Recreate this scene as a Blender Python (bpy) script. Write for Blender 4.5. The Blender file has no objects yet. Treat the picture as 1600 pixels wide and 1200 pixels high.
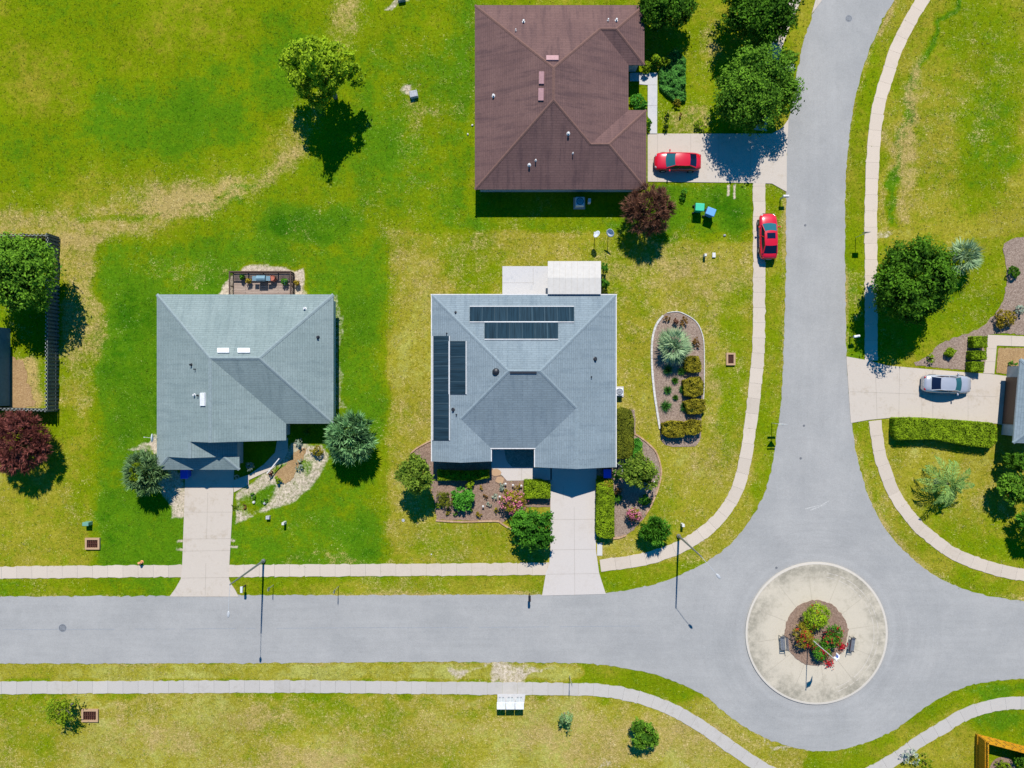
import bpy, math, random
import numpy as np
from mathutils import Vector, Matrix

# ------------------------------------------------------------------ camera, sky, sun, exposure
C = bpy.context.scene
H = 70.0                      # flying height of the camera, metres
F = 1106.0                    # focal length in photo pixels (1600 wide)
SUN_EL = math.radians(49.5)
SUN_DX = 0.035                # the sun stands a little to the right of straight up the picture
cam = bpy.data.objects.new('camera', bpy.data.cameras.new('camera'))
C.collection.objects.link(cam)
cam.location = (0, 0, H)
cam.data.sensor_width = 36.0
cam.data.lens = 36.0 * F / 1600.0
cam.data.clip_end = 6000
C.camera = cam
world = bpy.data.worlds.new('World'); C.world = world
world.use_nodes = True
wn = world.node_tree.nodes; wl = world.node_tree.links
wn.clear()
sky = wn.new('ShaderNodeTexSky'); sky.sky_type = 'NISHITA'; sky.sun_disc = False
sky.sun_elevation = SUN_EL; sky.sun_rotation = math.atan2(SUN_DX, 1.0)
sky.ozone_density = 3.0; sky.air_density = 1.2; sky.dust_density = 0.2
bg = wn.new('ShaderNodeBackground'); bg.inputs[1].default_value = 0.085
wo = wn.new('ShaderNodeOutputWorld')
hs = wn.new('ShaderNodeHueSaturation'); hs.inputs['Saturation'].default_value = 1.75
wl.new(sky.outputs[0], hs.inputs['Color']); wl.new(hs.outputs[0], bg.inputs[0]); wl.new(bg.outputs[0], wo.inputs[0])
sl = bpy.data.lights.new('sun', 'SUN'); sl.energy = 4.6; sl.angle = math.radians(0.5); sl.color = (1, 0.955, 0.875)
sun = bpy.data.objects.new('sun', sl); C.collection.objects.link(sun)
ce = math.cos(SUN_EL)
sun.rotation_euler = Vector((-SUN_DX * ce, -ce, -math.sin(SUN_EL))).to_track_quat('-Z', 'Y').to_euler()
sun.location = (5, 60, 70)
C.view_settings.view_transform = 'Standard'
C.view_settings.look = 'None'
C.view_settings.exposure = 0.55
C.view_settings.gamma = 1.0
K = 1.66                      # brightness of a white sheet lying in the sun at this exposure

# ------------------------------------------------------------------ helpers
def W(px, py, z=0.0):
    s = (H - z) / F
    return Vector(((px - 800) * s, (600 - py) * s, z))

def lin(c):
    c = c / 255.0
    return c / 12.92 if c <= 0.04045 else ((c + 0.055) / 1.055) ** 2.4

def S(r, g, b, k=K):
    return (lin(r) / k, lin(g) / k, lin(b) / k, 1)

def smooth(pts, n=6, closed=False):
    P = [Vector((p[0], p[1])) for p in pts]; out = []
    m = len(P)
    for i in range(m if closed else m - 1):
        if closed:
            a, b, c, d = P[i - 1], P[i], P[(i + 1) % m], P[(i + 2) % m]
        else:
            a, b, c, d = P[max(i - 1, 0)], P[i], P[i + 1], P[min(i + 2, m - 1)]
        for k in range(n):
            t = k / n
            out.append(0.5 * ((2 * b) + (c - a) * t + (2 * a - 5 * b + 4 * c - d) * t * t + (3 * b - a - 3 * c + d) * t ** 3))
    if not closed: out.append(P[-1])
    return [(p.x, p.y) for p in out]

def resample(pts, step, closed=False):
    P = [Vector((p[0], p[1])) for p in pts]
    if closed: P = P + [P[0]]
    out = [P[0]]; acc = 0.0
    for a, b in zip(P[:-1], P[1:]):
        L = (b - a).length
        if L < 1e-9: continue
        t = step - acc
        while t <= L:
            out.append(a + (b - a) * (t / L)); t += step
        acc = (acc + L) % step
    if not closed and (out[-1] - P[-1]).length > step * 0.3: out.append(P[-1])
    return [(p.x, p.y) for p in out]

class MB:
    def __init__(s): s.v = []; s.f = []; s.m = []; s.t = []
    def add(s, vs, fs, m=0, t=0.5):
        o = len(s.v); s.v += [tuple(v) for v in vs]
        for f in fs: s.f.append(tuple(i + o for i in f)); s.m.append(m); s.t.append(t)
    def box(s, c, size, rz=0, m=0, t=0.5, taper=1.0):
        cx, cy, cz = c; a, b, d = size[0] / 2, size[1] / 2, size[2] / 2
        co, si = math.cos(rz), math.sin(rz); vs = []
        for z in (-d, d):
            k = taper if z > 0 else 1
            for x, y in ((-a, -b), (a, -b), (a, b), (-a, b)):
                vs.append((cx + x * k * co - y * k * si, cy + x * k * si + y * k * co, cz + z))
        s.add(vs, [(3, 2, 1, 0), (4, 5, 6, 7), (0, 1, 5, 4), (1, 2, 6, 5), (2, 3, 7, 6), (3, 0, 4, 7)], m, t)
    def tube(s, p, q, r0, r1=None, n=8, m=0, t=0.5, caps=True):
        p = Vector(p); q = Vector(q); r1 = r0 if r1 is None else r1
        d = (q - p).normalized(); a = d.orthogonal().normalized(); b = d.cross(a)
        vs = []
        for c, r in ((p, r0), (q, r1)):
            for i in range(n):
                w = 2 * math.pi * i / n
                vs.append(c + a * math.cos(w) * r + b * math.sin(w) * r)
        fs = [(i, (i + 1) % n, n + (i + 1) % n, n + i) for i in range(n)]
        if caps: fs += [tuple(range(n - 1, -1, -1)), tuple(range(n, 2 * n))]
        s.add(vs, fs, m, t)
    def path(s, pts, r, n=6, m=0):
        for a, b in zip(pts[:-1], pts[1:]): s.tube(a, b, r, r, n, m)
    def lathe(s, prof, c=(0, 0, 0), n=16, m=0, t=0.5, axis='z'):
        vs = []
        for r, z in prof:
            for i in range(n):
                w = 2 * math.pi * i / n
                if axis == 'z': vs.append((c[0] + r * math.cos(w), c[1] + r * math.sin(w), c[2] + z))
                else: vs.append((c[0] + r * math.cos(w), c[1] + z, c[2] + r * math.sin(w)))
        fs = []
        for k in range(len(prof) - 1):
            for i in range(n):
                j = (i + 1) % n
                q = (k * n + i, k * n + j, (k + 1) * n + j, (k + 1) * n + i)
                fs.append(q if axis == 'z' else q[::-1])
        s.add(vs, fs, m, t)
    def prism(s, poly, z0, z1, m=0, t=0.5, mside=None):
        n = len(poly); a = sum(poly[i][0] * poly[(i + 1) % n][1] - poly[(i + 1) % n][0] * poly[i][1] for i in range(n))
        if a < 0: poly = poly[::-1]
        vs = [(p[0], p[1], z0) for p in poly] + [(p[0], p[1], z1) for p in poly]
        s.add(vs, [tuple(range(n, 2 * n))], m, t)
        s.add(vs, [(i, (i + 1) % n, n + (i + 1) % n, n + i) for i in range(n)], m if mside is None else mside, t)
    def sphere(s, c, r, nu=12, nv=7, m=0, t=0.5, jit=0, rng=None):
        vs = []; rx, ry, rz = (r, r, r) if not hasattr(r, '__len__') else r
        for k in range(nv + 1):
            ph = math.pi * k / nv
            for i in range(nu):
                th = 2 * math.pi * i / nu
                j = 1 + (rng.uniform(-jit, jit) if rng else 0)
                vs.append((c[0] + rx * j * math.sin(ph) * math.cos(th), c[1] + ry * j * math.sin(ph) * math.sin(th), c[2] - rz * j * math.cos(ph)))
        fs = [(k * nu + i, k * nu + (i + 1) % nu, (k + 1) * nu + (i + 1) % nu, (k + 1) * nu + i) for k in range(nv) for i in range(nu)]
        s.add(vs, fs, m, t)
    def build(s, name, mats, parent=None, loc=None, rz=0, smooth=False, bevel=0):
        me = bpy.data.meshes.new(name); me.from_pydata(s.v, [], s.f)
        if not isinstance(mats, (list, tuple)): mats = [mats]
        for m in mats: me.materials.append(m)
        me.polygons.foreach_set('material_index', s.m)
        at = me.attributes.new('tint', 'FLOAT', 'FACE'); at.data.foreach_set('value', s.t)
        if smooth: me.polygons.foreach_set('use_smooth', [True] * len(s.f))
        me.update()
        o = bpy.data.objects.new(name, me); C.collection.objects.link(o)
        if parent: o.parent = parent
        if loc is not None: o.location = loc
        o.rotation_euler.z = rz
        if bevel:
            b = o.modifiers.new('bevel', 'BEVEL'); b.width = bevel; b.segments = 2; b.limit_method = 'ANGLE'
        return o

def tag(o, label, cat, group=None):
    o['label'] = label; o['category'] = cat
    if group: o['group'] = group
    return o

def thing(name, label, cat, loc, rz=0, group=None):
    o = bpy.data.objects.new(name, None); C.collection.objects.link(o)
    o.location = loc; o.rotation_euler.z = rz; o.empty_display_size = 0.3
    return tag(o, label, cat, group)

def setting(o, kind='structure'):
    o['kind'] = kind; return o

def copy_tree(o, parent=None):
    c = o.copy(); C.collection.objects.link(c)
    if parent: c.parent = parent
    for ch in list(o.children): copy_tree(ch, c)
    return c

def offset_poly(pts, d):
    n = len(pts); P = [Vector((p[0], p[1])) for p in pts]
    a = sum(P[i].x * P[(i + 1) % n].y - P[(i + 1) % n].x * P[i].y for i in range(n))
    sgn = 1 if a > 0 else -1
    out = []
    for i in range(n):
        e0 = (P[i] - P[i - 1]).normalized(); e1 = (P[(i + 1) % n] - P[i]).normalized()
        n0 = Vector((-e0.y, e0.x)) * sgn; n1 = Vector((-e1.y, e1.x)) * sgn
        m = n0 + n1; k = max(m.dot(n0), 0.25)
        out.append(P[i] + m * (d / k))
    return [(p.x, p.y) for p in out]

# ------------------------------------------------------------------ materials
class NT:
    def __init__(s, name):
        s.mat = bpy.data.materials.new(name); s.mat.use_nodes = True
        s.t = s.mat.node_tree; s.N = s.t.nodes; s.L = s.t.links
        s.p = s.N['Principled BSDF']; s.out = s.N['Material Output']
        s.pos = s.N.new('ShaderNodeNewGeometry').outputs['Position']
        s.obj = s.N.new('ShaderNodeTexCoord').outputs['Object']
    def _in(s, sock, v):
        if hasattr(v, 'is_output') or isinstance(v, bpy.types.NodeSocket): s.L.new(v, sock)
        else: sock.default_value = v
    def noise(s, scale, detail=3, rough=0.6, vec=None, dist=0):
        n = s.N.new('ShaderNodeTexNoise'); n.inputs['Scale'].default_value = scale
        n.inputs['Detail'].default_value = detail; n.inputs['Roughness'].default_value = rough
        n.inputs['Distortion'].default_value = dist
        s.L.new(vec if vec is not None else s.pos, n.inputs['Vector']); return n.outputs['Fac']
    def math(s, op, a, b=0.0, c=None, clamp=False):
        n = s.N.new('ShaderNodeMath'); n.operation = op; n.use_clamp = clamp
        s._in(n.inputs[0], a); s._in(n.inputs[1], b)
        if c is not None: s._in(n.inputs[2], c)
        return n.outputs[0]
    def rng(s, v, a, b, c=0.0, d=1.0):
        n = s.N.new('ShaderNodeMapRange'); n.interpolation_type = 'SMOOTHSTEP'
        s._in(n.inputs[0], v)
        for i, x in enumerate((a, b, c, d)): n.inputs[i + 1].default_value = x
        return n.outputs[0]
    def mix(s, f, a, b, mode='MIX'):
        n = s.N.new('ShaderNodeMix'); n.data_type = 'RGBA'; n.blend_type = mode
        s._in(n.inputs[0], f); s._in(n.inputs[6], a); s._in(n.inputs[7], b); return n.outputs[2]
    def attr(s, name):
        n = s.N.new('ShaderNodeAttribute'); n.attribute_name = name; return n
    def mapping(s, vec, scale=(1, 1, 1), rot=(0, 0, 0)):
        n = s.N.new('ShaderNodeMapping'); s.L.new(vec, n.inputs[0])
        n.inputs['Scale'].default_value = scale; n.inputs['Rotation'].default_value = rot; return n.outputs[0]
    def gray(s, v):
        n = s.N.new('ShaderNodeCombineColor')
        for i in range(3): s.L.new(v, n.inputs[i])
        return n.outputs[0]
    def bump(s, h, strength=0.3, dist=0.05):
        n = s.N.new('ShaderNodeBump'); n.inputs['Strength'].default_value = strength
        n.inputs['Distance'].default_value = dist
        s.L.new(h, n.inputs['Height']); s.L.new(n.outputs[0], s.p.inputs['Normal'])
    def fin(s, col, rough=0.8, spec=0.3, metal=0.0):
        s._in(s.p.inputs['Base Color'], col); s._in(s.p.inputs['Roughness'], rough)
        s.p.inputs['Specular IOR Level'].default_value = spec; s.p.inputs['Metallic'].default_value = metal
        return s.mat

def simple(name, col, rough=0.6, spec=0.4, metal=0.0, var=0.12, scale=6.0, coat=0.0):
    m = NT(name); n = m.noise(scale, 4, 0.65, m.obj)
    v = m.rng(n, 0.3, 0.7, 1 - var, 1 + var)
    r = m.fin(m.mix(1.0, col, m.gray(v), 'MULTIPLY'), rough, spec, metal)
    if coat: m.p.inputs['Coat Weight'].default_value = coat; m.p.inputs['Coat Roughness'].default_value = 0.05
    return r

def leaf_mat(name, dark, light, trans=0.25, rough=0.55):
    m = NT(name); t = m.attr('tint').outputs['Fac']
    col = m.mix(m.rng(t, 0.0, 1.0), dark, light)
    m.fin(col, 0.75, 0.08)
    tr = m.N.new('ShaderNodeBsdfTranslucent'); m.L.new(col, tr.inputs[0])
    ms = m.N.new('ShaderNodeMixShader'); ms.inputs[0].default_value = trans
    m.L.new(m.p.outputs[0], ms.inputs[1]); m.L.new(tr.outputs[0], ms.inputs[2]); m.L.new(ms.outputs[0], m.out.inputs[0])
    return m.mat

def grass_mat():
    m = NT('grass')
    sep = m.N.new('ShaderNodeSeparateColor'); m.L.new(m.attr('patch').outputs['Color'], sep.inputs[0])
    R, G, B = sep.outputs
    n1 = m.noise(0.36, 9, 0.72); n2 = m.noise(1.1, 8, 0.78); n3 = m.noise(3.6, 3, 0.75); n4 = m.noise(8.5, 2, 0.75); n5 = m.noise(0.16, 3, 0.6)
    lush = m.math('ADD', R, m.math('MULTIPLY', m.math('SUBTRACT', n1, 0.5), 1.5))
    lush = m.math('ADD', lush, m.math('MULTIPLY', m.math('SUBTRACT', n2, 0.5), 1.3))
    base = m.mix(m.rng(lush, -0.45, 0.10), S(187, 185, 94), S(164, 156, 46))
    base = m.mix(m.rng(lush, 0.0, 0.55), base, S(127, 146, 12))
    base = m.mix(m.rng(lush, 0.5, 1.05), base, S(93, 136, 18))
    base = m.mix(m.rng(lush, 1.0, 1.6), base, S(60, 114, 12))
    n6 = m.noise(0.6, 9, 0.76, m.mapping(m.pos, (1, 1, 1), (0, 0, 1.1)))
    dry = m.math('ADD', G, m.math('MULTIPLY', m.math('SUBTRACT', n2, 0.5), 0.8))
    dry = m.math('ADD', dry, m.math('MULTIPLY', m.math('SUBTRACT', n6, 0.5), 1.6))
    dry = m.math('ADD', dry, m.math('MULTIPLY', m.math('SUBTRACT', n3, 0.5), 0.8))
    dry = m.math('ADD', dry, m.math('MULTIPLY', m.math('SUBTRACT', n4, 0.5), 0.7))
    base = m.mix(m.rng(dry, 0.38, 1.0), base, S(190, 167, 100))
    sand = m.math('ADD', B, m.math('MULTIPLY', m.math('SUBTRACT', n2, 0.5), 0.6))
    sand = m.math('ADD', sand, m.math('MULTIPLY', m.math('SUBTRACT', n3, 0.5), 0.6))
    sandc = m.mix(m.rng(n3, 0.3, 0.7), S(206, 188, 164), S(222, 206, 184))
    base = m.mix(m.rng(sand, 0.40, 0.85), base, sandc)
    # light straw flecks
    fl = m.rng(m.math('ADD', m.math('MULTIPLY', n4, 0.5), m.math('ADD', m.math('MULTIPLY', n3, 0.25), m.math('MULTIPLY', n6, 0.3))), 0.57, 0.70)
    base = m.mix(m.math('MULTIPLY', fl, m.rng(dry, 0.15, 0.9, 0.0, 0.9)), base, S(226, 210, 158))
    v = m.math('ADD', m.math('MULTIPLY', m.math('SUBTRACT', n4, 0.5), 1.5), m.math('MULTIPLY', m.math('SUBTRACT', n3, 0.5), 1.1))
    v = m.math('ADD', v, m.math('MULTIPLY', m.math('SUBTRACT', n5, 0.5), 0.5))
    v = m.math('ADD', v, m.math('MULTIPLY', m.math('SUBTRACT', m.noise(0.9, 8, 0.8, m.mapping(m.pos, (1, 1, 1), (0, 0, 2.0))), 0.5), 0.55))
    v = m.math('ADD', v, 1.0)
    col = m.mix(1.0, base, m.gray(v), 'MULTIPLY')
    m.bump(m.math('ADD', n4, n3), 0.45, 0.06)
    return m.fin(col, 0.95, 0.0)

def road_mat():
    m = NT('asphalt')
    n1 = m.noise(0.18, 4, 0.6); n2 = m.noise(1.3, 4, 0.7); n3 = m.noise(11, 2, 0.8); n4 = m.noise(0.5, 5, 0.7, m.mapping(m.pos, (0.25, 3.0, 1)))
    c = m.mix(m.rng(n1, 0.3, 0.7), S(175, 174, 172), S(187, 185, 182))
    n5 = m.noise(4.5, 4, 0.8); n6 = m.noise(0.6, 6, 0.75, m.mapping(m.pos, (1.6, .16, 1)))
    v = m.math('ADD', m.math('MULTIPLY', m.math('SUBTRACT', n3, 0.5), 0.42), m.math('MULTIPLY', m.math('SUBTRACT', n2, 0.5), 0.18))
    v = m.math('ADD', v, m.math('MULTIPLY', m.math('SUBTRACT', n5, 0.5), 0.22))
    sx = m.N.new('ShaderNodeSeparateXYZ'); m.L.new(m.pos, sx.inputs[0])
    east = m.rng(sx.outputs[1], -14.0, -8.0)
    v = m.math('ADD', v, m.math('MULTIPLY', m.math('MULTIPLY', m.math('SUBTRACT', n6, 0.5), 0.22), east))
    spots = m.rng(m.noise(0.9, 5, 0.6, m.mapping(m.pos, (1, 1, 1), (0, 0, .7))), 0.66, 0.74)
    v = m.math('SUBTRACT', v, m.math('MULTIPLY', spots, 0.07))
    v = m.math('ADD', v, m.math('MULTIPLY', m.math('MULTIPLY', m.math('SUBTRACT', n4, 0.5), 0.24), m.math('SUBTRACT', 1.0, east)))
    # tyre-worn rings round the traffic island
    cx, cy, _ = W(1275, 989)
    d = m.N.new('ShaderNodeVectorMath'); d.operation = 'DISTANCE'; m.L.new(m.pos, d.inputs[0]); d.inputs[1].default_value = (cx, cy, 0.02)
    dist = d.outputs['Value']
    cmb = m.N.new('ShaderNodeCombineXYZ'); m.L.new(m.math('MULTIPLY', dist, 1.6), cmb.inputs[0]); m.L.new(m.math('MULTIPLY', n1, 1.2), cmb.inputs[1])
    ringn = m.noise(1.0, 3, 0.7, cmb.outputs[0])
    amt = m.rng(dist, 9.0, 14.0, 0.32, 0.0)
    v = m.math('ADD', v, m.math('MULTIPLY', m.math('SUBTRACT', ringn, 0.5), amt))
    v = m.math('ADD', v, 1.0)
    m.bump(n3, 0.25, 0.02)
    return m.fin(m.mix(1.0, c, m.gray(v), 'MULTIPLY'), 0.85, 0.2)

def concrete_mat(name, a, b, stain=(150, 140, 125), amt=0.5, fine=7.0, rim=None):
    m = NT(name); t = m.attr('tint').outputs['Fac']
    n1 = m.noise(0.45, 5, 0.7); n2 = m.noise(2.5, 4, 0.7); n3 = m.noise(fine * 1.6, 2, 0.8)
    c = m.mix(m.rng(t, 0, 1), S(*a), S(*b))
    c = m.mix(m.math('MULTIPLY', m.rng(m.math('ADD', m.math('MULTIPLY', n1, 0.6), m.math('MULTIPLY', n2, 0.4)), 0.5, 0.68), amt), c, S(*stain))
    if rim:
        d = m.N.new('ShaderNodeVectorMath'); d.operation = 'DISTANCE'; m.L.new(m.pos, d.inputs[0]); d.inputs[1].default_value = rim[0]
        k = m.math('MULTIPLY', m.rng(d.outputs['Value'], rim[1] * .62, rim[1] * .95), m.rng(m.math('ADD', m.math('MULTIPLY', n1, .65), m.math('MULTIPLY', n2, .35)), .36, .62))
        c = m.mix(m.math('MULTIPLY', k, .75), c, S(152, 146, 130))
    v = m.math('ADD', m.math('MULTIPLY', m.math('SUBTRACT', n3, 0.5), 0.22), 1.0)
    m.bump(n3, 0.15, 0.01)
    return m.fin(m.mix(1.0, c, m.gray(v), 'MULTIPLY'), 0.85, 0.2)

def mulch_mat(name, a, b, c):
    m = NT(name)
    n0 = m.noise(0.8, 3, 0.6); n1 = m.noise(6, 3, 0.75); n2 = m.noise(14, 2, 0.8)
    col = m.mix(m.rng(n1, 0.35, 0.65), S(*a), S(*b))
    col = m.mix(m.rng(n2, 0.55, 0.7), col, S(*c))
    v = m.math('ADD', m.math('MULTIPLY', m.math('SUBTRACT', n2, 0.5), 0.7), m.math('ADD', m.math('MULTIPLY', m.math('SUBTRACT', n0, 0.5), 0.4), 1.0))
    m.bump(n2, 0.7, 0.06)
    return m.fin(m.mix(1.0, col, m.gray(v), 'MULTIPLY'), 0.95, 0.1)

def shingle_mat(name, a, b, streak, row=0.30, mort=0.72):
    m = NT(name)
    uv = m.N.new('ShaderNodeUVMap').outputs[0]
    br = m.N.new('ShaderNodeTexBrick'); m.L.new(uv, br.inputs['Vector'])
    br.inputs['Scale'].default_value = 1.0; br.inputs['Brick Width'].default_value = 0.9; br.inputs['Row Height'].default_value = row
    br.inputs['Mortar Size'].default_value = 0.035; br.inputs['Mortar Smooth'].default_value = 0.4
    br.inputs['Color1'].default_value = (0.95, 0.95, 0.95, 1); br.inputs['Color2'].default_value = (1.04, 1.04, 1.04, 1)
    br.inputs['Mortar'].default_value = (mort, mort, mort, 1)
    n1 = m.noise(0.35, 4, 0.6); n2 = m.noise(6, 3, 0.8); n3 = m.noise(1.0, 4, 0.7, m.mapping(uv, (1.6, 0.22, 1)))
    c = m.mix(m.rng(n1, 0.3, 0.7), S(*a), S(*b))
    c = m.mix(m.math('MULTIPLY', m.rng(n3, 0.45, 0.7), 0.8), c, S(*streak))
    c = m.mix(1.0, c, br.outputs['Color'], 'MULTIPLY')
    v = m.math('ADD', m.math('MULTIPLY', m.math('SUBTRACT', n2, 0.5), 0.5), 1.0)
    m.bump(br.outputs['Fac'], 0.2, 0.01)
    return m.fin(m.mix(1.0, c, m.gray(v), 'MULTIPLY'), 0.9, 0.2)

def plank_mat(name, a, b, w=0.14, axis='x'):
    m = NT(name)
    wv = m.N.new('ShaderNodeTexBrick')
    m.L.new(m.mapping(m.obj, (1, 1, 1) if axis == 'x' else (1, 1, 1), (0, 0, 0 if axis == 'x' else math.pi / 2)), wv.inputs['Vector'])
    wv.inputs['Scale'].default_value = 1; wv.inputs['Brick Width'].default_value = 3.2; wv.inputs['Row Height'].default_value = w
    wv.inputs['Mortar Size'].default_value = 0.012; wv.inputs['Color1'].default_value = S(*a); wv.inputs['Color2'].default_value = S(*b)
    wv.inputs['Mortar'].default_value = S(60, 50, 42)
    n = m.noise(3, 4, 0.7, m.mapping(m.obj, (0.6, 5, 1)))
    v = m.rng(n, 0.25, 0.75, 0.75, 1.2)
    return m.fin(m.mix(1.0, wv.outputs['Color'], m.gray(v), 'MULTIPLY'), 0.85, 0.2)

M = {}
M['grass'] = grass_mat()
M['asphalt'] = road_mat()
M['seam'] = simple('road_seam', S(168, 172, 178), 0.9, 0.1)
M['scuff'] = simple('pale_scuff', S(206, 204, 200), 0.9, 0.1, var=.2)
M['walk'] = concrete_mat('sidewalk_concrete', (216, 201, 184), (231, 215, 197), (196, 180, 160), 0.4)
M['walk_warm'] = concrete_mat('warm_sidewalk_concrete', (224, 207, 188), (238, 220, 200), (204, 188, 168), 0.35)
M['walk_grey'] = concrete_mat('grey_sidewalk_concrete', (200, 194, 187), (214, 207, 199), (178, 170, 158), 0.4)
M['drive'] = concrete_mat('driveway_concrete', (216, 203, 188), (226, 213, 199), (188, 170, 146), 0.55)
M['drive_white'] = concrete_mat('white_driveway_concrete', (220, 210, 203), (227, 218, 210), (202, 188, 174), 0.3)
M['patio'] = concrete_mat('pale_patio_concrete', (216, 214, 214), (230, 227, 226), (186, 190, 198), 0.6)
M['island_joint'] = simple('island_joint', S(196, 186, 168), 0.9, 0.1)
M['joint'] = simple('concrete_joint', S(172, 162, 150), 0.9, 0.1)
M['island'] = concrete_mat('island_concrete', (218, 206, 184), (226, 214, 194), (180, 170, 148), 0.6, 5, rim=((*W(1275, 989).xy, .15), 111 * H / F))
M['kerb'] = concrete_mat('kerb_concrete', (222, 212, 198), (232, 222, 208), (190, 180, 165), 0.3)
M['mulch'] = mulch_mat('grey_brown_mulch', (146, 124, 110), (180, 158, 142), (208, 190, 172))
M['mulch_red'] = mulch_mat('red_brown_mulch', (142, 116, 100), (172, 144, 126), (202, 178, 158))
M['gravel'] = mulch_mat('grey_green_gravel', (120, 140, 130), (160, 176, 164), (196, 206, 196))
M['leaf_litter'] = mulch_mat('tan_leaf_litter', (172, 138, 98), (194, 160, 114), (210, 182, 138))
M['shingle_brown'] = shingle_mat('brown_shingles', (124, 95, 92), (136, 105, 100), (102, 79, 80), 0.22, 0.80)
M['shingle_blue'] = shingle_mat('blue_grey_shingles', (145, 160, 168), (155, 170, 178), (133, 149, 159), 0.22, 0.82)
M['shingle_green'] = shingle_mat('green_grey_shingles', (148, 165, 164), (158, 174, 173), (136, 153, 154), 0.22, 0.82)
M['cap_brown'] = simple('brown_ridge_shingles', S(134, 102, 94), 0.9, 0.2)
M['cap_blue'] = simple('blue_grey_ridge_shingles', S(150, 165, 173), 0.9, 0.2)
M['cap_green'] = simple('green_grey_ridge_shingles', S(153, 168, 170), 0.9, 0.2)
M['white'] = simple('white_paint', (0.52, 0.51, 0.5, 1), 0.5)
M['brown_trim'] = simple('brown_trim_paint', S(150, 140, 138), 0.6)
M['grey_trim'] = simple('grey_trim_paint', S(180, 190, 196), 0.6)
M['stucco_teal'] = simple('pale_blue_stucco', (0.25, 0.34, 0.37, 1), 0.9, 0.2, var=0.08, scale=3)
M['stucco_dark'] = simple('dark_teal_stucco', (0.09, 0.19, 0.22, 1), 0.9, 0.2, var=0.08, scale=3)
M['stucco_grey'] = simple('light_grey_stucco', (0.42, 0.44, 0.45, 1), 0.9, 0.2, var=0.08, scale=3)
M['stucco_cream'] = simple('cream_stucco', (0.5, 0.46, 0.4, 1), 0.9, 0.2, var=0.08, scale=3)
M['door_brown'] = simple('brown_door_paint', (0.10, 0.055, 0.035, 1), 0.5)
M['door_white'] = simple('white_door_paint', (0.55, 0.55, 0.55, 1), 0.5)
M['glass'] = simple('window_glass', (0.02, 0.03, 0.035, 1), 0.05, 0.6, var=0.02)
M['pvc'] = simple('vent_pipe_plastic', (0.5, 0.5, 0.5, 1), 0.5)
M['black'] = simple('black_plastic', (0.012, 0.014, 0.02, 1), 0.45)
M['rubber'] = simple('tyre_rubber', (0.018, 0.018, 0.02, 1), 0.8)
M['steel'] = simple('galvanised_steel', (0.42, 0.44, 0.46, 1), 0.45, 0.5, 0.6)
M['lamp_grey'] = simple('grey_lamp_metal', (0.24, 0.25, 0.27, 1), 0.45, 0.5, 0.5)
M['lamp_mid'] = simple('mid_grey_lamp_housing', (0.36, 0.37, 0.39, 1), 0.5)
M['lamp_pale'] = simple('pale_lamp_housing', (0.55, 0.56, 0.58, 1), 0.4)
M['pink_skylight'] = simple('pinkish_vent_metal', S(196, 150, 152), 0.5)
M['white_vent'] = simple('white_vent_metal', (0.60, 0.60, 0.61, 1), 0.5)
M['iron'] = simple('manhole_iron', S(128, 130, 134), 0.7, 0.4, 0.2, 0.25, 12)
M['rust'] = simple('rusty_grate', S(96, 58, 46), 0.8, 0.3, 0.2, 0.35, 9)
M['brick'] = simple('red_brick_paver', S(196, 140, 104), 0.9, 0.2, var=0.3, scale=5)
M['edging_white'] = concrete_mat('white_edging', (216, 212, 206), (236, 232, 226), (190, 184, 176), 0.4)
M['edging_tan'] = concrete_mat('tan_edging', (196, 158, 122), (216, 180, 144), (170, 130, 100), 0.5)
M['stone'] = simple('grey_stone', S(192, 194, 198), 0.8, 0.3, var=0.25, scale=5)
M['fence_dark'] = simple('weathered_fence_wood', (0.10, 0.12, 0.115, 1), 0.85, 0.2, var=0.25, scale=4)
M['fence_pale'] = simple('pale_fence_top', (0.42, 0.43, 0.42, 1), 0.85, 0.2, var=0.2, scale=4)  # tops of the pickets, much paler than their boards
M['fence_orange'] = plank_mat('orange_stained_fence', (222, 156, 20), (236, 172, 34), 0.2, 'x')
M['deck'] = plank_mat('grey_brown_deck_boards', (172, 150, 138), (196, 176, 162), 0.15)
M['rail_wood'] = simple('dark_rail_wood', (0.07, 0.045, 0.035, 1), 0.8, 0.2)
M['bark'] = simple('bark', (0.09, 0.065, 0.045, 1), 0.95, 0.1, var=0.35, scale=5)
M['bark_grey'] = simple('grey_bark', (0.22, 0.19, 0.16, 1), 0.95, 0.1, var=0.35, scale=5)
M['carred'] = simple('red_car_paint', (0.50, 0.004, 0.018, 1), 0.28, 0.5, 0.0, 0.03, 2, 0.8)
M['carsilver'] = simple('silver_car_paint', (0.42, 0.43, 0.47, 1), 0.3, 0.5, 0.35, 0.03, 2, 0.8)
M['carglass'] = simple('car_glass', (0.02, 0.10, 0.12, 1), 0.08, 0.6, var=0.02)
M['cardark'] = simple('dark_car_glass', (0.006, 0.01, 0.03, 1), 0.08, 0.5, var=0.02)
M['lens'] = simple('lamp_lens', (0.30, 0.31, 0.33, 1), 0.15, 0.5)
M['lensred'] = simple('red_lamp_lens', (0.3, 0.005, 0.01, 1), 0.15, 0.6)
M['bin_green'] = simple('green_bin_plastic', (0.02, 0.42, 0.24, 1), 0.45, var=0.06)
M['bin_blue'] = simple('blue_bin_plastic', (0.09, 0.28, 0.58, 1), 0.45, var=0.06)
M['bin_deep'] = simple('deep_blue_bin_plastic', (0.01, 0.06, 0.55, 1), 0.45, var=0.06)
M['box_green'] = simple('pale_green_cabinet', (0.12, 0.27, 0.2, 1), 0.5, var=0.06)
M['dish'] = simple('dish_metal', (0.55, 0.58, 0.62, 1), 0.45, var=0.04)
M['solar'] = None
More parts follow.
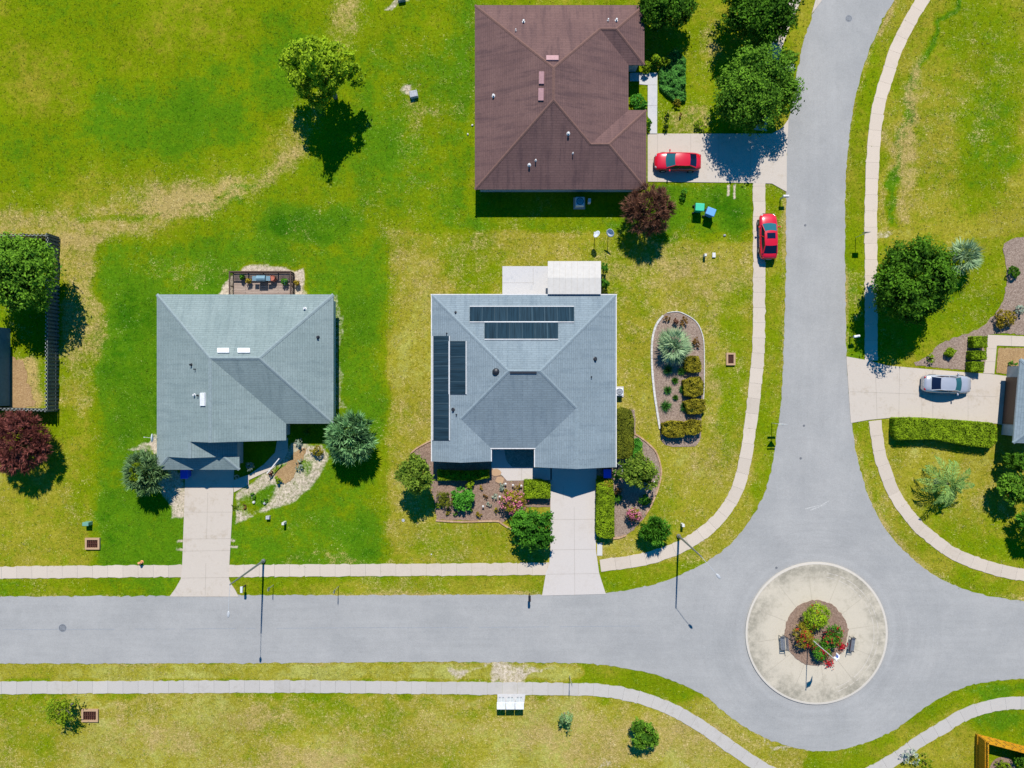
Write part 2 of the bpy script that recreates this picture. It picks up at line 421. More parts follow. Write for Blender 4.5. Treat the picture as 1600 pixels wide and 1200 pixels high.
M['sign_red'] = simple('sign_red', (0.5, 0.02, 0.02, 1), 0.5)
M['sign_white'] = simple('sign_white', (0.7, 0.7, 0.7, 1), 0.5)
M['sign_back'] = simple('sign_back_metal', (0.35, 0.36, 0.37, 1), 0.5, 0.5, 0.5)
M['orange'] = simple('orange_hydrant_paint', (0.6, 0.26, 0.12, 1), 0.5)
M['terracotta'] = simple('terracotta', (0.36, 0.11, 0.07, 1), 0.8)
M['yellow'] = simple('yellow_glaze', (0.6, 0.42, 0.05, 1), 0.6)
M['blueglaze'] = simple('blue_glaze', (0.03, 0.1, 0.3, 1), 0.4)
M['grill'] = simple('blue_grey_grill_lid', (0.14, 0.24, 0.29, 1), 0.4, 0.5, 0.2)
M['flag_white'] = simple('white_flag_cloth', (0.72, 0.72, 0.74, 1), 0.8)
M['flag_blue'] = simple('blue_flag_cloth', (0.06, 0.1, 0.34, 1), 0.8)
M['aluminium'] = simple('white_pan_roof', (0.49, 0.46, 0.42, 1), 0.8, 0.15, var=0.05, scale=2.5)

def solar_mat():
    m = NT('solar_mat')
    w = m.N.new('ShaderNodeTexBrick'); uv = m.N.new('ShaderNodeUVMap').outputs[0]; m.L.new(uv, w.inputs['Vector'])
    w.inputs['Scale'].default_value = 1; w.inputs['Brick Width'].default_value = 60; w.inputs['Row Height'].default_value = 1.18
    w.inputs['Mortar Size'].default_value = 0.02; w.inputs['Color1'].default_value = (0.010, 0.026, 0.040, 1)
    w.inputs['Color2'].default_value = (0.015, 0.033, 0.048, 1); w.inputs['Mortar'].default_value = (0.045, 0.07, 0.085, 1)
    n = m.noise(0.9, 3, 0.7, m.mapping(uv, (0.3, 5, 1)))
    return m.fin(m.mix(1.0, w.outputs['Color'], m.gray(m.rng(n, 0.3, 0.7, 0.7, 1.4)), 'MULTIPLY'), 0.85, 0.08)
M['solar'] = solar_mat()

# leaf palettes: (dark, light) albedo
L = {}
def leafpal(k, d, l, tr=0.34): L[k] = leaf_mat('leaves_' + k, (*d, 1), (*l, 1), tr)
leafpal('oak_light', (0.09, 0.18, 0.008), (0.40, 0.56, 0.022))
leafpal('oak_dark', (0.011, 0.050, 0.004), (0.11, 0.26, 0.014))
leafpal('oak_mid', (0.020, 0.080, 0.007), (0.19, 0.38, 0.026))
leafpal('maroon', (0.05, 0.020, 0.014), (0.33, 0.16, 0.10))
leafpal('maroon_red', (0.065, 0.018, 0.016), (0.37, 0.125, 0.10))
leafpal('spruce', (0.03, 0.10, 0.03), (0.30, 0.54, 0.22))
leafpal('spruce_grey', (0.05, 0.12, 0.03), (0.30, 0.46, 0.19))
leafpal('lime', (0.06, 0.14, 0.005), (0.27, 0.36, 0.015))
leafpal('bright', (0.02, 0.13, 0.010), (0.12, 0.38, 0.035))
leafpal('green', (0.015, 0.085, 0.006), (0.12, 0.33, 0.025))
leafpal('magnolia', (0.03, 0.08, 0.006), (0.27, 0.38, 0.04))
leafpal('palm_silver', (0.09, 0.18, 0.08), (0.42, 0.56, 0.31))
leafpal('palm_green', (0.06, 0.16, 0.02), (0.36, 0.54, 0.15))
leafpal('olive', (0.07, 0.065, 0.006), (0.38, 0.33, 0.025))
leafpal('hedge', (0.06, 0.12, 0.005), (0.32, 0.46, 0.015))
leafpal('hedge_olive', (0.05, 0.07, 0.008), (0.22, 0.24, 0.02))
leafpal('gold', (0.12, 0.09, 0.01), (0.42, 0.32, 0.03))
leafpal('rust_leaf', (0.10, 0.05, 0.015), (0.34, 0.19, 0.05))
leafpal('pink', (0.38, 0.06, 0.12), (0.78, 0.30, 0.40))
leafpal('redflower', (0.32, 0.008, 0.015), (0.60, 0.03, 0.05))
leafpal('sunlit_fleck', (0.6, 0.6, 0.55), (0.85, 0.85, 0.8))
leafpal('silverleaf', (0.16, 0.22, 0.16), (0.5, 0.56, 0.44))
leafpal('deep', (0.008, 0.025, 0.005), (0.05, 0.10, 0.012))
leafpal('ground_cover', (0.03, 0.13, 0.02), (0.13, 0.36, 0.06))

# ------------------------------------------------------------------ lawn
rs = np.random.RandomState(7)
LAT = rs.rand(6, 256, 256)
def vnoise(x, y, scale, k=0):
    x = x / scale + 1000.3; y = y / scale + 1000.7
    xi = np.floor(x).astype(int); yi = np.floor(y).astype(int); fx = x - xi; fy = y - yi
    fx = fx * fx * (3 - 2 * fx); fy = fy * fy * (3 - 2 * fy); T = LAT[k]
    g = lambda a, b: T[a % 256, b % 256]
    return (g(xi, yi) * (1 - fx) + g(xi + 1, yi) * fx) * (1 - fy) + (g(xi, yi + 1) * (1 - fx) + g(xi + 1, yi + 1) * fx) * fy

def axis_lines(lo, hi, step, far):
    a = list(np.arange(lo, hi + step * 0.5, step)); g = step * 2; x = a[-1]; up = []
    while x < far: x += g; g *= 1.7; up.append(x)
    x = a[0]; g = step * 2; dn = []
    while x > -far: x -= g; g *= 1.7; dn.append(x)
    return np.array(dn[::-1] + a + up)

def make_lawn():
    xs = axis_lines(-53, 53, 0.3, 1500); ys = axis_lines(-41, 41, 0.3, 1500)
    nx, ny = len(xs), len(ys)
    X, Y = np.meshgrid(xs, ys); X = X.ravel(); Y = Y.ravel()
    pu = X * F / H + 800; pv = 600 - Y * F / H
    w1 = (vnoise(pu, pv, 34, 0) - .5) * 30 + (vnoise(pu, pv, 11, 1) - .5) * 14
    w2 = (vnoise(pu, pv, 34, 2) - .5) * 30 + (vnoise(pu, pv, 11, 3) - .5) * 14
    u = pu + w1; v = pv + w2
    u2 = pu + w1 * 0.25; v2 = pv + w2 * 0.25
    R = np.full(X.shape, 0.42); G = np.full(X.shape, 0.20); B = np.zeros(X.shape)
    R += (vnoise(pu, pv, 90, 4) - .5) * 0.5; G += (vnoise(pu, pv, 70, 5) - .5) * 0.35
    sm = lambda t: np.clip(t, 0, 1) ** 2 * (3 - 2 * np.clip(t, 0, 1))
    def ell(cx, cy, rx, ry, soft=0.6, uu=None, vv=None):
        uu = u if uu is None else uu; vv = v if vv is None else vv
        d = np.sqrt(((uu - cx) / rx) ** 2 + ((vv - cy) / ry) ** 2)
        return sm((1 + soft / 2 - d) / soft)
    def rect(x0, y0, x1, y1, soft=20, sharp=False):
        uu, vv = (u2, v2) if sharp else (u, v)
        d = np.minimum(np.minimum(uu - x0, x1 - uu), np.minimum(vv - y0, y1 - vv))
        return sm(d / soft + 0.5)
    def line(pts, w, soft=12, uu=None, vv=None):
        uu = u if uu is None else uu; vv = v if vv is None else vv
        best = np.full(X.shape, 1e9)
        for (x0, y0), (x1, y1) in zip(pts[:-1], pts[1:]):
            dx, dy = x1 - x0, y1 - y0
            t = np.clip(((uu - x0) * dx + (vv - y0) * dy) / (dx * dx + dy * dy), 0, 1)
            best = np.minimum(best, np.hypot(uu - x0 - t * dx, vv - y0 - t * dy))
        return sm((w / 2 - best) / soft + 0.5)
    def pol(poly, soft=8, amp=1.0):
        uu = pu + w1 * amp; vv = pv + w2 * amp
        inside = np.zeros(X.shape, bool); best = np.full(X.shape, 1e9); n = len(poly)
        for i in range(n):
            x0, y0 = poly[i]; x1, y1 = poly[(i + 1) % n]
            c = (y0 > vv) != (y1 > vv)
            with np.errstate(divide='ignore', invalid='ignore'):
                xx = (x1 - x0) * (vv - y0) / ((y1 - y0) if y1 != y0 else 1e-9) + x0
            inside ^= c & (uu < xx)
            dx, dy = x1 - x0, y1 - y0; t = np.clip(((uu - x0) * dx + (vv - y0) * dy) / (dx * dx + dy * dy + 1e-9), 0, 1)
            best = np.minimum(best, np.hypot(uu - x0 - t * dx, vv - y0 - t * dy))
        return sm(np.where(inside, best, -best) / soft + 0.5)
    def setv(A, m, val): A[:] = A * (1 - m) + val * m
    # --- the big green field, upper left
    fld = rect(-200, -200, 620, 290, 60)
    R += fld * 0.10; G -= fld * 0.30
    R += 0.42 * ell(440, 95, 42, 80, 1.0) + 0.38 * ell(270, 190, 130, 60, 0.9) + 0.2 * ell(60, 215, 110, 40, 0.9)
    R += 0.2 * ell(330, 150, 120, 60, 1.0) - 0.10 * ell(130, 110, 190, 90, 1.0)
    G += 0.28 * ell(100, 160, 60, 25, 1.0)
    u3 = pu + w1 * .4; v3 = pv + w2 * .4
    trail = line([(560, -60), (545, 10), (520, 75), (490, 140), (470, 205), (432, 250), (385, 283), (320, 312), (240, 335), (130, 350), (-60, 352)], 58, 44, u3, v3)
    trail2 = line([(470, 235), (420, 275), (345, 305), (260, 330)], 26, 18, u3, v3)
    G += 0.54 * trail + 0.30 * trail2; R -= 0.12 * trail
    G += 0.36 * ell(200, 275, 150, 42, 1.0)
    R += 0.45 * line([(120, 343), (230, 340), (320, 318), (395, 286)], 8, 8, u3, v3); G -= 0.30 * line([(120, 343), (230, 340), (320, 318), (395, 286)], 8, 8, u3, v3)
    R += 0.35 * ell(340, 318, 55, 8, 1.0) + 0.3 * ell(255, 313, 22, 12, 1.0)
    # --- lawn between field and the brown-roofed house
    R += 0.16 * rect(560, -60, 745, 350, 50) + 0.10 * ell(660, 100, 90, 110, 1.0) + 0.25 * rect(700, -50, 745, 340, 30) + 0.20 * ell(600, 250, 90, 60, 1)
    G += 0.22 * ell(600, 190, 60, 120, 1.1) + 0.25 * ell(585, 40, 45, 60, 1.0) + 0.15 * ell(660, 190, 70, 40, 1)
    B += 0.8 * ell(648, 150, 10, 12, 0.8) + 0.7 * ell(630, 2, 22, 8, 0.8)
    R += 0.80 * ell(485, 352, 72, 26, 0.9, pu + w1 * .5, pv + w2 * .5)
    R += 0.25 * rect(742, 296, 1010, 362, 10, True)
    # --- left house lot: darker, thicker turf
    lot = rect(156, 372, 604, 900, 46, True)
    R += 0.38 * lot; G -= 0.10 * lot
    R += 0.12 * rect(300, 320, 640, 450, 50) + 0.25 * ell(195, 480, 40, 70, 0.9) + 0.3 * ell(215, 600, 60, 120, 1.0) + 0.25 * ell(470, 850, 120, 45, 1)
    R += 0.35 * ell(575, 830, 40, 40, 1) + 0.25 * ell(560, 560, 35, 120, 1) + 0.3 * rect(150, 760, 285, 885, 22)
    G += 0.25 * ell(500, 820, 55, 14, 1) + 0.3 * ell(500, 880, 110, 8, 1) + 0.3 * ell(300, 420, 80, 26, 1)
    strip = rect(92, 375, 158, 640, 18)
    G += 0.45 * strip; R -= 0.15 * strip
    R -= 0.12 * rect(-60, 680, 150, 890, 16, True); G += 0.08 * rect(-60, 680, 150, 890, 16, True)
    # --- centre house lot: yellower turf with mown edges
    lot2 = np.maximum(rect(606, 362, 1178, 880, 8, True), 0)
    R -= 0.26 * lot2; G += 0.23 * lot2
    R += 0.42 * ell(740, 420, 42, 70, 1.0) + 0.28 * ell(1140, 560, 20, 150, 0.9) + 0.14 * ell(1010, 760, 60, 80, 1) + 0.2 * ell(690, 860, 60, 14, 1)
    R -= 0.12 * rect(606, 400, 672, 700, 14, True)
    G += 0.25 * ell(1080, 440, 60, 60, 1) + 0.18 * ell(1010, 420, 70, 20, 1) + 0.20 * ell(1115, 570, 12, 110, 1)
    R += 0.42 * rect(1015, 288, 1176, 378, 8, True); G -= 0.12 * rect(1015, 288, 1176, 378, 8, True)
    R += 0.45 * ell(1145, 340, 25, 34, 0.8)
    # front of the brown-roofed house
    G += 0.35 * ell(1080, 185, 45, 26, 1) + 0.30 * ell(1110, 60, 14, 40, 1); R += 0.10 * rect(1030, -60, 1125, 205, 20); G += 0.22 * rect(1068, -60, 1120, 205, 30)
    # --- verges
    R += 0.28 * rect(-60, 904, 280, 934, 4, True) - 0.12 * rect(370, 904, 860, 934, 4, True); G -= 0.02 * rect(-60, 904, 860, 934, 4, True)
    G += 0.2 * rect(560, 906, 700, 930, 10)
    verge = rect(1195, 285, 1230, 720, 5, True)
    R += 0.02 * verge; G += 0.08 * verge
    vr = line([(1400, 0), (1365, 110), (1340, 220), (1337, 300), (1337, 560)], 30, 6, u2, v2)
    R += 0.15 * vr; G -= 0.05 * vr; G += 0.3 * ell(1337, 470, 14, 60, 1)
    R -= 0.05 * line([(1345, 670), (1365, 770), (1410, 840), (1480, 890), (1600, 925)], 30, 8, u2, v2)
    # --- field to the right of the street
    east = rect(1375, -60, 1700, 372, 16)
    R -= 0.24 * east; G += 0.16 * east
    R += 0.95 * line([(1500, -30), (1465, 45), (1435, 110), (1415, 190), (1404, 270), (1402, 350)], 12, 12)
    R += 0.62 * ell(1550, 215, 52, 85, 1) + 0.3 * ell(1540, 60, 60, 60, 1)
    G += 0.45 * line([(1440, 90), (1425, 170), (1420, 260), (1425, 340)], 22, 24) + 0.25 * line([(1395, 150), (1388, 350)], 18, 18)
    B += 0.6 * ell(1388, 368, 14, 9, 1) + 0.5 * ell(1530, 370, 14, 6, 1)
    R -= 0.26 * rect(1380, 668, 1700, 900, 14); G += 0.14 * rect(1380, 668, 1700, 900, 14)
    R += 0.30 * ell(1560, 850, 50, 14, 1) + 0.3 * ell(1410, 700, 18, 40, 1)
    # --- south of the road: dry turf, with hazy brightness put into its colour
    sth = rect(-60, 1086, 1250, 1300, 10)
    R -= 0.44 * sth; G += 0.25 * sth
    R += 0.30 * ell(40, 1140, 70, 80, 1) + 0.3 * ell(190, 1112, 60, 14, 1) + 0.25 * ell(560, 1120, 120, 26, 1) + 0.28 * ell(700, 1110, 80, 14, 1) + 0.2 * ell(720, 1180, 40, 30, 1)
    G += 0.3 * ell(280, 1150, 60, 25, 1) + 0.3 * ell(400, 1120, 60, 16, 1) + 0.4 * ell(960, 1150, 120, 40, 1.1) + 0.3 * ell(480, 1190, 100, 14, 1)
    vs = line([(-60, 1050), (800, 1049), (900, 1050)], 26, 5, u2, v2)
    R -= 0.62 * vs; G += 0.02 * vs; R += 0.02 * line([(900, 1052), (1000, 1070), (1090, 1110), (1160, 1160), (1260, 1190), (1340, 1185), (1420, 1145), (1500, 1090), (1600, 1078)], 34, 10, u2, v2)
    B += 0.75 * pol([(700, 1038), (870, 1036), (840, 1052), (812, 1064), (775, 1064), (765, 1050), (740, 1046), (715, 1058), (705, 1048)], 14)
    B += 0.6 * ell(950, 1186, 12, 7, 1) + 0.5 * ell(1080, 1190, 30, 8, 1)
    R += 0.5 * ell(1560, 1125, 50, 26, 1) + 0.5 * ell(1560, 1072, 70, 12, 1); R -= 0.2 * rect(1380, 1110, 1530, 1260, 20)
    # --- worn margin along the road
    for e in ([(-60, 934), (270, 931), (850, 929), (945, 926)], [(1224, 560), (1228, 300), (1228, 230)], [(1398, 0), (1350, 100), (1326, 220), (1321, 400), (1323, 560)], [(1333, 680), (1360, 783), (1415, 863), (1490, 914), (1600, 939)], [(-60, 1037), (660, 1034), (900, 1036)]):
        G += 0.40 * line(e, 8, 7, u2, v2)
    # --- bare sand
    setv(R, pol([(352, 452), (362, 418), (470, 415), (482, 455), (482, 470), (350, 470)], 10, 0.5), 0.3)
    B += 0.95 * pol([(343, 462), (362, 420), (384, 418), (470, 418), (474, 436), (482, 470), (343, 470)], 10, 0.5)
    B += 0.55 * pol([(517, 460), (530, 462), (536, 500), (534, 620), (548, 645), (517, 640)], 8, 0.3)
    B += 0.74 * pol([(366, 770), (400, 745), (440, 715), (455, 690), (503, 692), (516, 712), (505, 735), (482, 768), (462, 788), (440, 796), (400, 803), (384, 815), (366, 824)], 8, 0.3)
    B -= 0.40 * ell(402, 777, 26, 10, 0.9) + 0.30 * ell(385, 792, 20, 10, 1) + 0.3 * ell(455, 735, 26, 10, 1); R += 0.3 * ell(402, 777, 26, 10, 0.9)
    B += 0.8 * pol([(238, 680), (246, 676), (262, 730), (290, 740), (290, 812), (262, 808), (258, 780), (240, 730)], 10, 0.4)
    B += 0.7 * ell(226, 702, 20, 9, 0.9)
    for x0, x1, y in ((275, 290, 846), (275, 290, 858), (361, 372, 846), (361, 375, 856)):
        B += 0.9 * rect(x0, y - 3, x1, y + 3, 4, True)
    B += 1.0 * pol([(1136, 286), (1142, 286), (1140, 306), (1137, 306)], 3, 0.05) + 1.0 * pol([(1144, 286), (1149, 286), (1149, 312), (1146, 312)], 3, 0.05)
    B += 0.40 * pol([(785, 412), (945, 404), (950, 462), (780, 465)], 10, 0.5)
    edge = line([(1260, 1172), (1230, 1168), (1195, 1154), (1160, 1134), (1130, 1112)], 10, 6)
    B += 0.7 * edge + 0.4 * line([(945, 1041), (1050, 1064), (1100, 1088)], 5, 5) + 0.4 * line([(1450, 1100), (1490, 1080), (1535, 1066)], 8, 6)
    B += 0.35 * line([(945, 926), (1000, 918), (1050, 904), (1100, 880), (1140, 851), (1170, 815), (1192, 775), (1205, 735), (1214, 690)], 7, 6)
    B += 0.5 * line([(95, 372), (97, 420)], 8, 6) + 0.35 * line([(93, 560), (93, 660)], 6, 6)
    # dry leaf litter in the fenced yard on the far left
    setv(G, pol([(-10, 560), (55, 565), (60, 640), (-10, 640)], 24, 0.6), 0.9); G += 0.25 * pol([(40, 560), (78, 560), (78, 640), (40, 640)], 10, 0.4)
    R = np.clip(R, -0.3, 1.7); G = np.clip(G, -0.5, 1.3); B = np.clip(B, 0, 1.2)
    V = np.stack([X, Y, np.zeros_like(X)], 1).astype(np.float32)
    i, j = np.meshgrid(np.arange(nx - 1), np.arange(ny - 1)); a = (j * nx + i).ravel()
    Q = np.stack([a, a + 1, a + nx + 1, a + nx], 1).astype(np.int32)
    me = bpy.data.meshes.new('lawn')
    me.vertices.add(len(V)); me.vertices.foreach_set('co', V.ravel())
    me.loops.add(Q.size); me.loops.foreach_set('vertex_index', Q.ravel())
    me.polygons.add(len(Q)); me.polygons.foreach_set('loop_start', np.arange(len(Q), dtype=np.int32) * 4)
    me.update(); me.validate()
    at = me.attributes.new('patch', 'FLOAT_COLOR', 'POINT')
    at.data.foreach_set('color', np.stack([R, G, B, np.ones_like(R)], 1).astype(np.float32).ravel())
    me.materials.append(M['grass'])
    o = bpy.data.objects.new('lawn', me); C.collection.objects.link(o)
    setting(o)
    return xs, ys, R.reshape(ny, nx), G.reshape(ny, nx), B.reshape(ny, nx)
LAWN = make_lawn()

# ------------------------------------------------------------------ road, sidewalks, driveways
rj = random.Random(3)
def sheet(name, px, z, m, step=None, jit=0.0, thick=0.02, kind='structure', t=0.5):
    pts = [W(x, y) for x, y in px]; pts = [(p.x, p.y) for p in pts]
    if step: pts = resample(pts, step, True)
    if jit: pts = [(x + rj.gauss(0, jit * .8), y + rj.gauss(0, jit * .8)) for x, y in pts]
    b = MB(); b.prism(pts, z - thick, z, 0, t); o = b.build(name, m)
    return setting(o, kind) if kind else o

top_edge = smooth([(-900, 934), (0, 932), (270, 931), (374, 930), (850, 929), (945, 926), (1000, 918), (1050, 904), (1100, 880), (1140, 851), (1170, 815), (1192, 775), (1205, 735), (1212, 690), (1219, 640), (1223, 580), (1226, 500), (1228, 400), (1228, 300), (1228, 240), (1232, 190), (1240, 140), (1250, 90), (1262, 45), (1280, 0), (1305, -50), (1345, -110), (1500, -300)])
right_edge = smooth([(1640, -300), (1460, -75), (1398, 0), (1370, 50), (1350, 100), (1335, 160), (1326, 220), (1321, 290), (1320, 380), (1321, 470), (1323, 560), (1327, 620), (1333, 680), (1343, 730), (1360, 783), (1385, 828), (1415, 863), (1450, 892), (1490, 914), (1540, 930), (1600, 939), (1700, 945), (2500, 950)])
bot_edge = smooth([(2500, 1056), (1700, 1057), (1600, 1060), (1530, 1067), (1490, 1080), (1450, 1102), (1420, 1124), (1390, 1144), (1350, 1161), (1310, 1171), (1270, 1173), (1230, 1165), (1190, 1150), (1155, 1130), (1130, 1111), (1100, 1087), (1050, 1063), (1000, 1048), (950, 1040), (900, 1036), (850, 1035), (660, 1034), (400, 1036), (0, 1037), (-900, 1039)])
sheet('road', top_edge + right_edge + bot_edge, 0.02, M['asphalt'], 0.35, 0.05)
# faint paving seam along the street
sm_ = MB()
pts = smooth([(-200, 984), (200, 983), (500, 981), (760, 980), (1000, 978)])
pts = resample([(W(*p).x, W(*p).y) for p in pts], 1.0)
for (x0, y0), (x1, y1) in zip(pts[:-1], pts[1:]):
    if rj.random() < 0.8:
        y0 += rj.uniform(-.02, .02)
        sm_.add([(x0, y0 - .025, .024), (x1, y1 - .025, .024), (x1, y1 + .025, .024), (x0, y0 + .025, .024)], [(0, 1, 2, 3)])
setting(sm_.build('road_seam', M['seam']))

sc_ = MB()
for k, (x0, y0, x1, y1) in enumerate(((1258, 795, 1282, 789), (1266, 797, 1290, 788), (1282, 790, 1296, 782))):
    a_ = W(x0, y0); c_ = W(x1, y1); n_ = Vector((-(c_ - a_).y, (c_ - a_).x, 0)).normalized() * .05
    sc_.add([(*(a_ - n_).xy, .0215), (*(c_ - n_ * .4).xy, .0215), (*(c_ + n_ * .4).xy, .0215), (*(a_ + n_).xy, .0215)], [(0, 1, 2, 3)])
setting(sc_.build('road_scuff', M['scuff']))
def sidewalk(px, width, m, z=0.05, slab=1.5, gap=0.012, name='sidewalk'):
    P = [(W(*p).x, W(*p).y) for p in smooth(px, 10)]
    fine = resample(P, slab / 4)
    b = MB(); n = len(fine)
    def nrm(i):
        a = Vector(fine[max(i - 1, 0)]); c = Vector(fine[min(i + 1, n - 1)]); d = (c - a).normalized(); return Vector((-d.y, d.x)), d
    i = 0
    while i + 1 < n:
        j = min(i + 4, n - 1); t = rj.uniform(0.38, 0.68) if rj.random() < 0.93 else rj.uniform(0, 1)
        left = []; right = []
        for k in range(i, j + 1):
            nn, d = nrm(k); p = Vector(fine[k])
            if k == i: p = p + d * gap / 2
            if k == j: p = p - d * gap / 2
            jt = rj.gauss(0, .03), rj.gauss(0, .03)
            left.append(p + nn * (width / 2 + jt[0])); right.append(p - nn * (width / 2 + jt[1]))
        b.prism([tuple(p) for p in right] + [tuple(p) for p in left[::-1]], -0.02, z, 0, t)
        i = j
    return setting(b.build(name, m))
sidewalk([(-400, 897), (0, 894.5), (150, 893), (286, 892)], 1.2, M['walk'])
sidewalk([(358, 892), (600, 890.5), (750, 889.5), (858, 888.5)], 1.2, M['walk'])
sidewalk([(938, 884), (1000, 875), (1057, 857), (1095, 835), (1128, 804), (1150, 768), (1163, 725), (1173, 660), (1180, 600), (1185, 540), (1186, 450), (1186, 380), (1186, 286)], 1.22, M['walk'])
sidewalk([(1188, 204), (1193, 150), (1203, 105), (1216, 62), (1232, 22), (1252, -25), (1290, -90)], 1.2, M['walk'])
sidewalk([(1520, -110), (1475, -50), (1441, 0), (1403, 70), (1387, 117), (1374, 160), (1364.5, 233), (1360.5, 333), (1360.5, 400), (1361, 480), (1361, 564)], 1.25, M['walk_warm'], slab=1.6)
sidewalk([(1367, 657), (1373, 705), (1380, 728), (1398, 773), (1428, 815), (1455, 840), (1487, 863), (1517, 877), (1552, 888), (1597, 898), (1700, 912)], 1.22, M['walk'])
sidewalk([(-400, 1076), (0, 1074.5), (300, 1073), (460, 1072.5), (660, 1074.5), (890, 1076.5), (947, 1079.5), (985, 1086), (1019, 1096), (1057, 1112), (1090, 1131), (1128, 1157), (1165, 1183), (1196, 1202), (1235, 1218), (1285, 1225), (1330, 1218), (1369, 1202), (1402, 1183), (1437, 1158), (1469, 1139), (1506, 1117), (1537, 1105.5), (1569, 1099.5), (1600, 1098), (1750, 1100)], 1.22, M['walk_grey'])

def driveway(name, px, m, joints, z=0.055, jw=0.022):
    b = MB(); P = [tuple(W(*p).xy) for p in px]
    P2 = resample(P, 0.5, True) if False else P
    b.prism(P2, -0.02, z, 0, 0.5)
    for (x0, y0), (x1, y1) in joints:
        a = W(x0, y0).xy; c = W(x1, y1).xy; d = (c - a).normalized(); n = Vector((-d.y, d.x)) * jw / 2
        b.add([(*(a - n), z + .004), (*(c - n), z + .004), (*(c + n), z + .004), (*(a + n), z + .004)], [(0, 1, 2, 3)], 1)
    return setting(b.build(name, [m, M['joint']]))
driveway('driveway', [(290, 725), (366, 725), (365, 768), (358.5, 884), (358, 904), (361, 912), (368, 922), (373, 932), (265, 932), (274, 920), (283, 904), (285, 884), (288, 800)], M['drive'],
         [((287, 842), (361, 841.5)), ((286, 861), (360, 860)), ((284, 903), (358, 902)), ((325, 770), (323, 842)), ((322, 880), (321, 930)), ((288, 800), (363, 800))])
driveway('driveway', [(860, 718), (932, 718), (931, 860), (934.5, 884), (936, 895), (946.5, 928), (847, 930.5), (853, 895), (858, 882), (860, 860)], M['drive_white'],
         [((860, 812), (931, 811)), ((859, 859), (931, 858)), ((854, 897), (936, 896)), ((897, 792), (898, 929)), ((880, 760), (880, 780))])
driveway('driveway', [(1012, 209), (1206, 209), (1222, 200), (1232, 186), (1229, 240), (1229, 300), (1206, 287), (1176, 286), (1012, 284)], M['drive'],
         [((1027, 209), (1027, 285)), ((1079, 209), (1079, 285)), ((1123, 209), (1123, 285)), ((1172, 209), (1172, 286)), ((1012, 250), (1080, 250))])
driveway('driveway', [(1322, 557), (1350, 562), (1371, 567), (1385, 571), (1440, 576), (1512, 582), (1545, 584), (1575, 588), (1572, 665), (1558, 662), (1500, 657), (1440, 652), (1400, 652), (1357, 656), (1329, 661)], M['drive'],
         [((1367, 566), (1370, 655)), ((1405, 573), (1404, 652)), ((1457, 579), (1457, 654)), ((1512, 583), (1512, 658)), ((1328, 612), (1558, 620)), ((1440, 612), (1440, 653))])
# second drive apron on the street at the top
driveway('driveway', [(1240, -60), (1262, -20), (1274, 0), (1268, 22), (1282, 4), (1297, -30), (1330, -80)], M['drive'], [])
# walks
driveway('walkway', [(1011.5, 114), (1027, 114), (1026.5, 210), (1015.5, 210), (1015.5, 188), (1012, 182), (1012, 133), (999, 132), (999, 127), (984, 127), (984, 114)], M['patio'], [((1011, 133), (1027, 133)), ((1012, 165), (1027, 165))])
driveway('walkway', [(434, 684), (450, 684), (450, 706), (445, 716), (425, 733), (389, 750), (389, 757), (366, 769), (365, 750), (390, 741), (412, 726), (430, 707)], M['walk'], [((434, 705), (450, 700)), ((424, 716), (444, 716)), ((412, 726), (428, 732)), ((390, 741), (391, 750))])
driveway('walkway', [(768, 690), (833, 690), (833, 731), (862, 731), (862, 750), (792, 751), (786, 744), (776, 737), (768, 731)], M['drive_white'], [((815, 731), (815, 751)), ((833, 732), (833, 750))])
driveway('walkway', [(1543, 523), (1660, 528), (1660, 543), (1557, 540), (1553, 584), (1536, 583), (1540, 560)], M['walk'], [((1541, 545), (1557, 545)), ((1539, 565), (1555, 565)), ((1580, 525), (1580, 541))])
driveway('patio_slab', [(785, 416), (858, 416), (858, 470), (785, 470)], M['patio'], [((833, 418), (833, 446)), ((785, 442), (834, 442))])
driveway('mailbox_pad', [(777, 1084), (821, 1084), (819, 1099), (778, 1099)], M['patio'], [])
driveway('stepping_slab', [(933, 848), (941, 848), (941, 868), (933, 868)], M['edging_white'], [])

# traffic island
IC = W(1275, 989)
ib = MB(); R0 = 111 * H / F
ib.lathe([(R0 + .02, -.02), (R0, .14), (R0 - .18, .155), (R0 - .20, .15)], n=96, m=1)
ib.lathe([(R0 - .20, .15), (R0 * .43, .17)], n=96, m=0)
ib.lathe([(R0 * .43, .17), (0.01, .17)], n=48, m=0)
for k in range(12):
    a = math.radians(k * 30 + 8); d = Vector((math.cos(a), math.sin(a))); n = Vector((-d.y, d.x)) * .018
    p = d * (R0 * .44); q = d * (R0 - .24)
    ib.add([(*(p - n), .176), (*(q - n), .157), (*(q + n), .157), (*(p + n), .176)], [(0, 1, 2, 3)], 2)
for rr in (R0 * .80, R0 * .86):
    for k in range(60):
        a0 = math.radians(-70 + k * 2.5); a1 = math.radians(-70 + k * 2.5 + 2.6)
        if rj.random() < .85:
            w = rj.uniform(.03, .08)
            ib.add([(rr * math.cos(a0), rr * math.sin(a0), .166), ((rr + w) * math.cos(a0), (rr + w) * math.sin(a0), .166), ((rr + w) * math.cos(a1), (rr + w) * math.sin(a1), .166), (rr * math.cos(a1), rr * math.sin(a1), .166)], [(0, 1, 2, 3)], 3)
setting(ib.build('traffic_island', [M['island'], M['kerb'], M['island_joint'], M['kerb']], loc=(IC.x, IC.y, 0)))
circ = lambda cx, cy, r, n=40, e=1.0: [(cx + r * math.cos(2 * math.pi * i / n), cy + r * e * math.sin(2 * math.pi * i / n)) for i in range(n)]
sheet('mulch_bed', circ(1274, 988, 49, 48, 1.04), 0.215, M['mulch_red'], 0.25, 0.05, 0.06)

